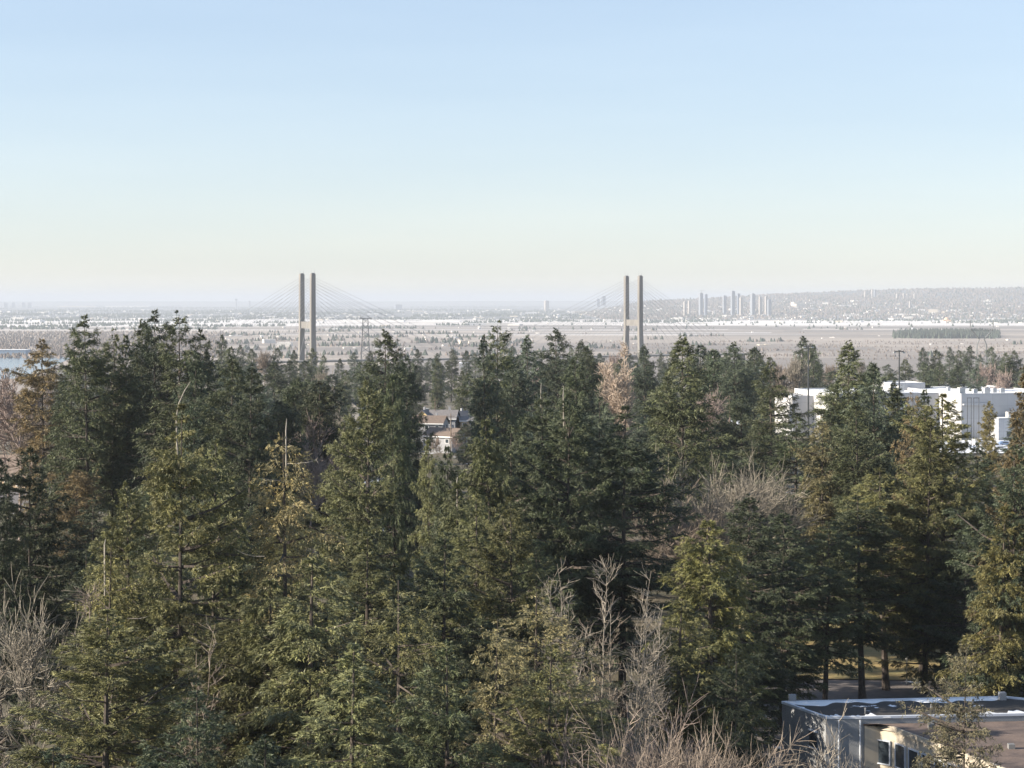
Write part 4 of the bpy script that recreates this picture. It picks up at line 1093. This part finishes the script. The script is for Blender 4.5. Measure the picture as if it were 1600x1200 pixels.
# ------------------------------------------------------------------ flat-roofed building, lower right
def flat_building():
    zr = 8.7; base = .4
    A, B, Cc, E, Fp, G = [onz(u, v, zr) for u, v in ((1222, 1099), (1290, 1123), (1346, 1123), (1650, 1117), (1650, 1099), (1570, 1091))]
    r = thing("flat_roofed_building", (A.x, A.y, base), "pale flat-roofed building with snow on its dark roof, lower right", "building")
    o = Vector((A.x, A.y, base)); L = lambda p: (p.x - o.x, p.y - o.y)
    h = zr - base
    m_wall = simple("beige_block", (.31, .32, .33), .85, .08, .6)
    # block joints
    n = m_wall.node_tree; bs = n.nodes['Principled BSDF']
    br = node(n, 'ShaderNodeTexBrick'); n.links.new(mapping(n, node(n, 'ShaderNodeTexCoord').outputs['Object'], (1, 1, 1), (radians(90), 0, 0)), br.inputs['Vector'])
    br.inputs['Scale'].default_value = 2.2; br.inputs['Mortar Size'].default_value = .025; br.inputs['Color1'].default_value = (1, 1, 1, 1); br.inputs['Color2'].default_value = (.9, .9, .9, 1); br.inputs['Mortar'].default_value = (.62, .62, .62, 1)
    src = bs.inputs['Base Color'].links[0].from_socket
    n.links.new(mixc(n, 1.0, src, br.outputs[0], 'MULTIPLY'), bs.inputs['Base Color'])
    m_cream = simple("cream_stucco", (.50, .44, .35), .85, .10, .8, streak=True)
    m_roof = patchy("roof_felt_with_snow", (.035, .032, .03), (.80, .84, .90), .5, .61, .66, .8)
    m_grav = patchy("red_brown_gravel", (.15, .11, .09), (.10, .075, .065), .5, .4, .6)
    m_cap = simple("metal_coping", (.62, .66, .72), .45, .05, 1)
    plan = [L(A), L(B), L(Cc), L(E), L(Fp), L(G)]
    MB().prism(plan, -2, h).build("wall", m_wall, r)
    cx = sum(p[0] for p in plan) / 6; cy = sum(p[1] for p in plan) / 6
    inset = [(cx + (p[0] - cx) * .985, cy + (p[1] - cy) * .95) for p in plan]
    MB().prism(inset, h + .002, h + .05).build("roof", m_roof, r)
    b = MB()
    for i in range(6):
        p, q = plan[i], plan[(i + 1) % 6]; d = Vector((q[0] - p[0], q[1] - p[1])); a = math.atan2(d.y, d.x); nrm = Vector((-d.y, d.x)).normalized() * .09
        b.box(((p[0] + q[0]) / 2 + nrm.x, (p[1] + q[1]) / 2 + nrm.y, h + .09 + i * .003), (d.length + .1, .26, .2), a)
    b.build("coping", m_cap, r)
    def snow(p0, p1, width, seed):
        g_ = random.Random(seed); p0, p1 = Vector(p0), Vector(p1); d_ = p1 - p0; n_ = Vector((d_.y, -d_.x)).normalized()
        if (Vector((cx, cy)) - p0).dot(n_) < 0: n_ = -n_
        N = 60; ph_ = [g_.uniform(0, 6) for _ in range(4)]; b_ = MB()
        for i_ in range(N + 1):
            f_ = i_ / N; q_ = p0 + d_ * f_ + n_ * .12
            w__ = width * max(.12, .5 + .3 * sin(f_ * 9 + ph_[0]) + .3 * sin(f_ * 23 + ph_[1]) + .18 * sin(f_ * 57 + ph_[2])) * min(1, 8 * f_ + .1, 8 * (1 - f_) + .1)
            for k_, z_ in ((0, .052), (.02, .13), (.5, .12), (.85, .08), (1, .052)): e_ = q_ + n_ * w__ * k_; b_.v.append((e_.x, e_.y, h + z_))
        for i_ in range(N):
            for j_ in range(4): a_ = i_ * 5 + j_; b_.f.append((a_, a_ + 5, a_ + 6, a_ + 1))
        b_.build("snow_patch", M_SNOWR, r)
    snow(plan[0], plan[5], 1.5, 1); snow(plan[0], plan[1], .6, 2); snow(plan[1], (plan[2][0] + 2.5, plan[2][1]), 1.6, 3); snow((plan[3][0] - 8, plan[3][1]), plan[3], 1.6, 4)
    # chimney blocks at the corners
    for (u, v) in ((1238, 1098), (1566, 1094)):
        p = onz(u, v, zr); MB().box((p.x - o.x, p.y - o.y, h + .35), (.6, .6, .7)).build("vent_block", m_wall, r)
    for (u, v) in ((1352, 1116), (1410, 1104), (1455, 1110), (1520, 1104)):
        p = onz(u, v, zr); MB().tube((p.x - o.x, p.y - o.y, h + .05), (p.x - o.x, p.y - o.y, h + .55), .07, .07, 7).build("roof_vent", M_STEEL, r)
    # side window on the A-B face
    d = Vector(plan[1]) - Vector(plan[0]); a = math.atan2(d.y, d.x); nn = Vector((d.y, -d.x)).normalized()
    c = Vector(plan[0]) + d * .73 + nn * .05
    w_ = MB().box((c.x, c.y, h - 2.1), (1.0, .12, 1.3), a).build("window", M_GLASS, r)
    MB().box((c.x + nn.x * .03, c.y + nn.y * .03, h - 1.38), (1.25, .16, .12), a).box((c.x + nn.x * .03, c.y + nn.y * .03, h - 2.8), (1.25, .16, .1), a).build("frame", m_cap, w_)
    # downpipes
    for t in (.36, .96):
        p = Vector(plan[1]).lerp(Vector(plan[2]), t)
        MB().tube((p.x, p.y - .08, -1), (p.x, p.y - .08, h - .1), .06, .06, 7).build("downpipe", m_cap, r)
    # lower wing with the bent front
    zl = 8.15; hl = zl - base
    ch = [onz(u, v, zl) for u, v in ((1350, 1129), (1398, 1137), (1440, 1153), (1500, 1175), (1565, 1200), (1650, 1236))]
    wing = [L(p) for p in ch] + [(L(E)[0] + 1, L(ch[-1])[1]), (L(E)[0] + 1, L(E)[1] - .02), (L(Cc)[0] + .25, L(Cc)[1] - .12)]
    MB().prism(wing, -2, hl).build("wing_wall", m_cream, r)
    wc = (sum(p[0] for p in wing) / len(wing), sum(p[1] for p in wing) / len(wing))
    MB().prism([(wc[0] + (p[0] - wc[0]) * 1.015, wc[1] + (p[1] - wc[1]) * 1.01 - .1) for p in wing], hl + .003, hl + .12).build("wing_roof", m_grav, r)
    lc = [Vector(L(p)) for p in ch]
    for i in range(5):
        p, q = lc[i], lc[i + 1]; d = q - p; a = math.atan2(d.y, d.x); nn = Vector((d.y, -d.x)).normalized(); k = max(2, int(d.length / 1.7))
        if i == 0: k = 1
        for j in range(k):
            c = p + d * ((j + .5) / k) + nn * .05
            if i == 4 and j > k * .5: continue
            ww = d.length / k * .72
            w_ = MB().box((c.x, c.y, hl - 2.2), (ww, .12, 1.9), a).build("window", M_GLASS, r)
            b = MB()
            for s in (-1, 1):
                e = c + d.normalized() * (s * ww / 2); b.box((e.x + nn.x * .03, e.y + nn.y * .03, hl - 2.2), (.09, .18, 2.0), a)
            b.box((c.x + nn.x * .03, c.y + nn.y * .03, hl - 1.22), (ww + .1, .2, .09), a); b.box((c.x + nn.x * .03, c.y + nn.y * .03, hl - 3.18), (ww + .1, .2, .09), a)
            b.build("frame", m_cap, w_)
    b = MB()
    for i in range(5):
        p, q = lc[i], lc[i + 1]; d = q - p; a = math.atan2(d.y, d.x); nn = Vector((d.y, -d.x)).normalized()
        c = (p + q) / 2 + nn * .08
        b.box((c.x, c.y, hl - .1 + i * .004), (d.length + .05, .2, .42), a)
    b.build("fascia", m_cream, r)
    for (u, v) in ((1455, 1140), (1530, 1150), (1580, 1172)):
        p = onz(u, v, zl); MB().box((p.x - o.x, p.y - o.y, hl + .3), (.5, .5, .4)).build("roof_vent", M_STEEL, r)
flat_building()

# ------------------------------------------------------------------ far plain: woods (uncountable), city buildings
def cone_field(name, pts, hs, ws, cols, label, kind='stuff'):
    n = len(pts); g = np.random.default_rng(3)
    P = np.array(pts); h = np.array(hs); w_ = np.array(ws)
    V = np.empty((n, 4, 3, 3))
    ang = g.random(n) * 6.28
    for k in range(4):
        a0 = ang + k * pi / 2; a1 = a0 + pi / 2
        V[:, k, 0] = P + np.stack([np.cos(a0) * w_, np.sin(a0) * w_, h * .12 - 2], 1)
        V[:, k, 1] = P + np.stack([np.cos(a1) * w_, np.sin(a1) * w_, h * .12 - 2], 1)
        V[:, k, 2] = P + np.stack([np.cos(a0) * w_ * .1, np.sin(a0) * w_ * .1, h], 1)
    m, nt_, b = new_mat(name + "_mat")
    a = node(nt_, 'ShaderNodeAttribute', attribute_name='rnd')
    r = ramp(nt_, a.outputs['Fac'], [(i / (len(cols) - 1), c) for i, c in enumerate(cols)])
    nt_.links.new(r.outputs[0], b.inputs['Base Color']); b.inputs['Roughness'].default_value = 1
    rn = np.repeat(g.random(n), 4)
    me = np_mesh(name, V.reshape(-1, 3), 3, m, rn)
    tag(link(name, me), label=label, kind=kind)

def plain():
    g = random.Random(21)
    ph = [g.uniform(0, 6.28) for _ in range(12)]
    def nz(u, v, s=1):
        return (sin(u / 41 * s + ph[0] + v * .5) + sin(u / 97 * s + ph[1] - v * .9) + sin(u / 23. * s + ph[2] + v * 1.7) * .6 + sin(v * 1.35 + ph[3] + u / 190) * 1.1) / 3.7
    ever, eh, ew = [], [], []; dec, dh, dw = [], [], []
    def put(u, v, L, hpx=None, w_=None):
        p = onz(u, v, SEA)
        if u > 850 and p.y > HY0: p.z = hill_z(p.x, p.y)
        return p
    for _ in range(80000):
        u = g.uniform(-60, 1660); v = 476 + 84 * g.random() ** 1.6
        if v > 545 and g.random() < .3: continue
        q = nz(u, v)
        right = u > 830
        # density by band
        if v < 500: th = .05 if not right else .0
        elif v < 505: th = .75 if 440 < u < 720 else .1
        elif right and v < 515: th = 1.0 if g.random() > .02 else -1
        elif right: th = .72
        elif v < 515: th = .45 if u > 340 else .2
        elif v < 519 and u < 460: th = .9
        elif u < 350: th = -.6
        else: th = .38
        if 35 < v - 475 < 36: pass
        if q < th: continue
        p = onz(u, v, SEA)
        if 500 < p.x and p.y > HY0 - 200: continue
        hh = g.uniform(6, 15) * (1 + .5 * (v < 495))
        ww = hh * g.uniform(.35, .6)
        if (u < 350 and v > 519) or (v > 515 and g.random() < .6): dec.append(p); dh.append(hh * .6); dw.append(ww * .8)
        else: ever.append(p); eh.append(hh); ew.append(ww)
    # dark plantation on the right
    for _ in range(2400):
        u = g.triangular(1392, 1568, 1490); v = g.uniform(522, 529) + (u - 1480) ** 2 / 9000 * g.uniform(-1, 1)
        p = onz(u, v, SEA); ever.append(p); eh.append(g.uniform(9, 25)); ew.append(g.uniform(4, 6))
    for _ in range(4200):
        u = g.uniform(900, 1640); v = g.uniform(532, 562)
        if nz(u, v) < .1: continue
        dec.append(onz(u, v, SEA)); dh.append(g.uniform(2.5, 6)); dw.append(g.uniform(1.5, 3.5))
    # wooded hill
    for _ in range(16000):
        y = HY0 + (HY1 - HY0) * g.random() ** .8; u = g.uniform(830, 1650); x = (u - 800) / F * y
        if x < 560: continue
        p = Vector((x, y, hill_z(x, y)))
        hh = g.uniform(8, 20)
        if g.random() < .2: ever.append(p); eh.append(hh); ew.append(hh * .5)
        else: dec.append(p); dh.append(hh * .8); dw.append(hh * .5)
    cone_field("evergreen_woods", ever, eh, ew, [(.03, .05, .04), (.05, .07, .05), (.07, .085, .06)], "bluish evergreen woods scattered over the hazy plain and ridge")
    cone_field("bare_woods", dec, dh, dw, [(.13, .11, .10), (.19, .155, .135), (.23, .19, .155)], "brownish mauve leafless woods scattered over the hazy plain")

    # ---- buildings
    mats = [simple("city_white", (.70, .67, .62), .8, .04, .02), simple("city_cream", (.58, .51, .41), .8, .05, .02), simple("city_grey", (.45, .47, .50), .8, .05, .02), simple("city_snow", (.75, .73, .70), .8, .03, .02)]
    def lowb(u, v, wpx, hpx, m, dep=None):
        p = onz(u, v, SEA)
        if p.x > 560 and p.y > HY0:
            # on the hill: walk along the ray to the slope
            y = HY0; 
            while y < HY1:
                z = CAMZ - (v - V0) / F * y
                if hill_z((u - 800) / F * y, y) >= z: break
                y += 60
            p = Vector(((u - 800) / F * y, y, hill_z((u - 800) / F * y, y)))
        W_ = wpx / F * p.y; H_ = hpx / F * p.y; dp = dep or max(12, min(W_, 60)); a = g.uniform(-.35, .35)
        return p, W_, H_, dp, a
    cand = []
    for _ in range(1150):
        u = g.uniform(-10, 1615); 
        if u < 850: v = g.choice([g.uniform(478, 500), g.uniform(484, 500), g.uniform(500, 545)])
        else: v = g.choice([g.uniform(460, 500), g.uniform(478, 506), g.uniform(484, 506), g.uniform(506, 540) if g.random() < .15 else g.uniform(470, 500)])
        if v < 478 and u < 1130: continue
        if v < interp(RIDGE, u) + 7: continue
        if u < 350 and v > 516: continue
        s = g.random()
        wpx = g.uniform(2.2, 5) if s < .86 else g.uniform(6, 20)
        hpx = g.uniform(.8, 2.0) if wpx > 5 else g.uniform(1.0, 2.3)
        cand.append((u, v, wpx, hpx, g.choices(range(4), (5, 2, 1, 3))[0]))
    # long bright sheds the photo shows
    long_ = [(580, 503, 105, 3, 3), (690, 503, 60, 2.5, 3), (560, 482, 62, 2.6, 0), (470, 502, 40, 2, 3), (120, 480, 60, 2.2, 1), (200, 480, 70, 2.2, 0), (760, 508, 70, 3, 3), (725, 537, 14, 5, 1), (740, 538, 16, 4.5, 1),
             (780, 508, 40, 3, 0), (420, 536, 18, 6, 0), (445, 541, 22, 6, 0), (165, 499, 7, 4, 1), (590, 545, 12, 4, 3), (640, 547, 16, 4, 0), (300, 500, 60, 2, 3), (240, 499, 40, 2, 3), (1090, 489, 30, 3, 1), (1132, 495, 9, 3, 0),
             (1170, 498, 14, 3, 0), (1250, 480, 18, 5, 1), (1256, 497, 12, 3, 0), (1330, 495, 22, 3, 0), (1458, 490, 14, 6, 1), (1478, 490, 10, 3, 1), (1400, 500, 18, 3, 0), (1420, 498, 12, 3, 0), (1215, 504, 20, 2.5, 0),
             (1245, 478, 15, 6, 1), (950, 503, 14, 4, 0), (905, 485, 26, 3, 0), (1060, 499, 16, 3, 0), (520, 516, 22, 3, 3), (300, 477, 7, 3, 0), (330, 477, 6, 3, 1), (660, 480, 10, 4, 2), (30, 500, 20, 4, 0), (60, 503, 14, 3, 0),
             (1480, 505, 12, 3, 1), (1150, 485, 20, 2.5, 0), (1290, 476, 10, 3, 0), (1550, 470, 12, 2, 1), (1310, 467, 14, 2, 0), (830, 490, 18, 2.5, 3), (880, 497, 20, 2.5, 0)]
    cand.sort(key=lambda c: -c[2] * c[3])
    meshes = {}
    GR = "small pale buildings scattered over the hazy plain"
    solo = long_ + cand[:215]
    bins = {}; BL = [(0, 'the left edge'), (110, 'the river reach'), (240, 'the wispy tipped fir'), (370, 'the control tower'), (480, 'the left bridge tower'), (571, 'the lattice pylon'), (690, 'the house cluster'), (776, 'the thin-topped fir'), (872, 'the symmetrical fir'), (989, 'the right bridge tower'), (1095, 'the crane-topped tower'), (1190, 'the cream skyline tower'), (1263, 'the tall light mast'), (1358, 'the ridge-top tower pair'), (1422, 'the ridge tower row'), (1535, 'the forked pylon'), (1600, 'the right edge')]
    for i, (u, v, wpx, hpx, mi) in enumerate(solo):
        p, W_, H_, dp, a = lowb(u, v, wpx, hpx, mi)
        b = MB(); b.box((0, 0, H_ / 2 - 2), (W_, dp, H_ + 4)); b.box((W_ * .2, 0, H_ + .6), (W_ * .3, dp * .4, 1.2))
        o = b.build("low_building", mats[mi]); o.location = p; o.rotation_euler = (0, 0, a * .3 if wpx > 20 else a)
        tag(o, None, "building", GR)
        sz_ = 'long' if wpx > 13 else 'wide' if wpx > 5.5 else 'small'
        bd = 'on the ridge slope' if (p.x > 560 and p.y > HY0) else 'on the near plain' if v > 515 else 'on the middle plain' if v > 500 else 'near the horizon'
        kl = min(range(len(BL)), key=lambda q: abs(BL[q][0] - u)); sd = 'left' if (u < BL[kl][0] and kl > 0) or kl == len(BL) - 1 else 'right'
        bins.setdefault((sz_, ('white', 'cream', 'grey', 'snowy')[mi], bd, kl, sd), []).append((abs(u - BL[kl][0]), o))
    for (sz_, cw, bd, kl, sd), l in bins.items():
        l.sort(key=lambda q: q[0])
        for i, (_, o) in enumerate(l):
            od = 'the' if len(l) == 1 else ORD[min(i, 17)]
            o['label'] = f"{od} {sz_} {cw} building {sd} of {BL[kl][1]} {bd}"
    b = MB()
    for (u, v, wpx, hpx, mi) in cand[215:]:
        p, W_, H_, dp, a = lowb(u, v, wpx, hpx, mi)
        b.box((p.x, p.y, p.z + H_ / 2 - 2), (W_, dp, H_ + 4), a)
    o = b.build("suburb", mats[0]); tag(o, "countless tiny white roofs and walls sprinkled over the far suburbs", kind='stuff')
    # ---- towers
    tm = simple("tower_pale_blue_grey", (.20, .225, .26), .6, .05, .02); tw = simple("tower_cream", (.34, .31, .28), .7, .04, .02); td = simple("tower_slate", (.16, .19, .24), .5, .05, .02)  # pale and cream tones lowered to put haze into the tower colours
    T = [  # u, vtop, vbot, wpx, D, mat, words
        (1095, 458, 486, 8, 12500, tm, "tall pale tower with a crane, leftmost of the right-hand skyline"),
        (1103, 460, 482, 6, 12700, td, "slate tower close right of the leftmost skyline tower"),
        (1132, 462, 484, 7, 12600, tm, "pale hazy tower left of the skyline's tallest tower"),
        (1145, 455, 482, 8, 12400, tm, "tallest flat-topped tower of the right-hand skyline"),
        (1154, 459, 484, 6, 12600, td, "narrow slate tower tight right of the tallest one"),
        (1158, 465, 482, 6, 12300, tw, "short cream tower with white top right of the tallest one"),
        (1176, 459, 483, 9, 12400, tm, "wide pale tower with lit white left edge"),
        (1188, 464, 484, 6, 12500, tw, "cream slender tower right of the wide pale tower"),
        (1197, 463, 482, 5, 12600, tw, "slender tower between cream and shorter towers"),
        (1202, 468, 482, 7, 12300, tm, "shorter tower at the right end of the skyline group"),
        (1070, 471, 484, 5, 12600, tw, "short cream block left of the skyline group"),
        (1077, 470, 486, 5, 12500, tw, "short cream block nearest the crane tower"),
        (1352, 455, 470, 4, 15500, tw, "thin cream tower on the ridge, left of a pair"),
        (1363, 452, 469, 4, 15500, tw, "thin tower on the ridge crest, right of a pair"),
        (1367, 453, 466, 4, 15600, tm, "pale tower behind the right one of the ridge pair"),
        (1402, 459, 468, 5, 15000, tw, "small cream block, leftmost of the ridge row"),
        (1412, 459, 470, 4, 15000, tw, "small cream block, second of the ridge row"),
        (1418, 459, 470, 4, 15000, tw, "small cream block, third of the ridge row"),
        (1429, 459, 470, 4, 15000, tw, "small cream block, rightmost of the ridge row"),
        (1422, 471, 488, 4, 13500, tw, "slim cream tower below the ridge row"),
        (1432, 478, 490, 3.5, 13400, tw, "small cream tower right below the slim one"),
        (1437, 483, 490, 3.5, 13400, tw, "lowest little cream block beside the small tower"),
        (854, 470, 482, 9, 19000, tw, "squat pale block standing alone left of the right bridge tower"),
        (934, 467, 476, 7, 20000, td, "slate blue block, left of a pair left of the right bridge tower"),
        (943, 463, 477, 8, 20000, td, "stepped slate blue tower, right of that pair"),
        (8, 473, 481, 10, 27000, tm, "first pale grey block from the left edge on the horizon"),
        (20, 473, 481, 8, 27000, tm, "second pale grey block from the left edge"),
        (36, 473, 480, 8, 27000, tm, "third pale grey block near the left edge"),
        (46, 473, 480, 8, 27000, tm, "fourth pale grey block near the left edge"),
        (390, 470, 476, 3, 26000, tm, "little tower right of the mushroom-shaped control tower"),
        (622, 476, 490, 15, 22000, td, "hazy blue wide block on the plain at mid left"),
        (482, 474, 484, 3, 20000, tw, "slim white slab seen between the left bridge tower's legs"),
    ]
    for (u, v0, v1, wpx, D, m, words) in T:
        p = at(u, v1, D); top = at(u, v0, D).z; W_ = wpx / F * D
        if p.x > 560 and D > HY0: zb = min(hill_z(p.x, D), p.z)
        else: zb = min(SEA, p.z)
        zb -= 3
        b = MB(); W_ *= .74; b.box((0, 0, (top - zb) / 2), (W_ * .92, W_ * .8, top - zb)); b.box((0, 0, top - zb + 1.5), (W_ * .45, W_ * .4, 3.0))
        nfl = int((top - zb) / 12)
        for k in range(nfl): b.box((0, 0, 8 + k * 12), (W_ * .97, W_ * .85, 2.2))
        o = b.build("tower_block", m); o.location = (p.x, D, zb); o.rotation_euler = (0, 0, g.uniform(.3, .6))
        tag(o, words, "tower block", "tower blocks on the hazy skyline")
    # airport-like control tower
    p = at(369, 466, 24000); r = thing("control_tower", (p.x, p.y, SEA), "mushroom-shaped control tower on the horizon left of the left bridge tower", "tower")
    H_ = p.z - SEA
    MB().tube((0, 0, 0), (0, 0, H_ - 24), 9, 7, 10).build("shaft", tm, r)
    b = MB(); b.tube((0, 0, H_ - 30), (0, 0, H_ - 14), 10, 19, 12); b.tube((0, 0, H_ - 14), (0, 0, H_ - 8), 19, 14, 12); b.tube((0, 0, H_ - 8), (0, 0, H_ + 6), 2, 1, 6); b.build("cabin", td, r)
    # domed hall
    p = at(1479, 505, 9900); r = thing("domed_hall", (p.x, p.y, SEA), "peach coloured domed hall at the foot of the ridge", "hall")
    mp = simple("peach_plaster", (.75, .48, .30), .8, .05, .02)
    MB().box((0, 0, 7), (40, 30, 18)).build("wall", mp, r)
    b = MB()
    for k in range(5):
        a0, a1 = k * pi / 10, (k + 1) * pi / 10
        b.tube((0, 0, 16 + 13 * sin(a0)), (0, 0, 16 + 13 * sin(a1)), 13 * cos(a0), max(.2, 13 * cos(a1)), 14)
    b.build("dome", mp, r)
    # riverside shed at far left
    p = at(20, 556, 4200); r = thing("riverside_shed", (p.x, p.y, SEA), "long snow-roofed shed beside the river at the left edge", "shed")
    MB().box((0, 0, 5), (66, 40, 12)).build("wall", simple("shed_blue_wall", (.25, .33, .42), .7, .05, .1), r)
    b = MB(); b.box((0, 0, 11.3), (68, 42, .8)); b.build("roof", M_SNOWR, r)
    # crane on the leftmost tower
    p = at(1095.5, 452, 12500); r = thing("tower_crane", (p.x + 2, 12490, at(0, 460, 12500).z), "thin construction crane on top of the leftmost skyline tower", "crane")
    MB().tube((0, 0, 0), (0, 0, 30), 1.0, 1.0, 4).build("mast", M_STEEL, r)
    MB().tube((-12, 0, 24), (22, 0, 27), .8, .8, 4).build("jib", M_STEEL, r)
plain()
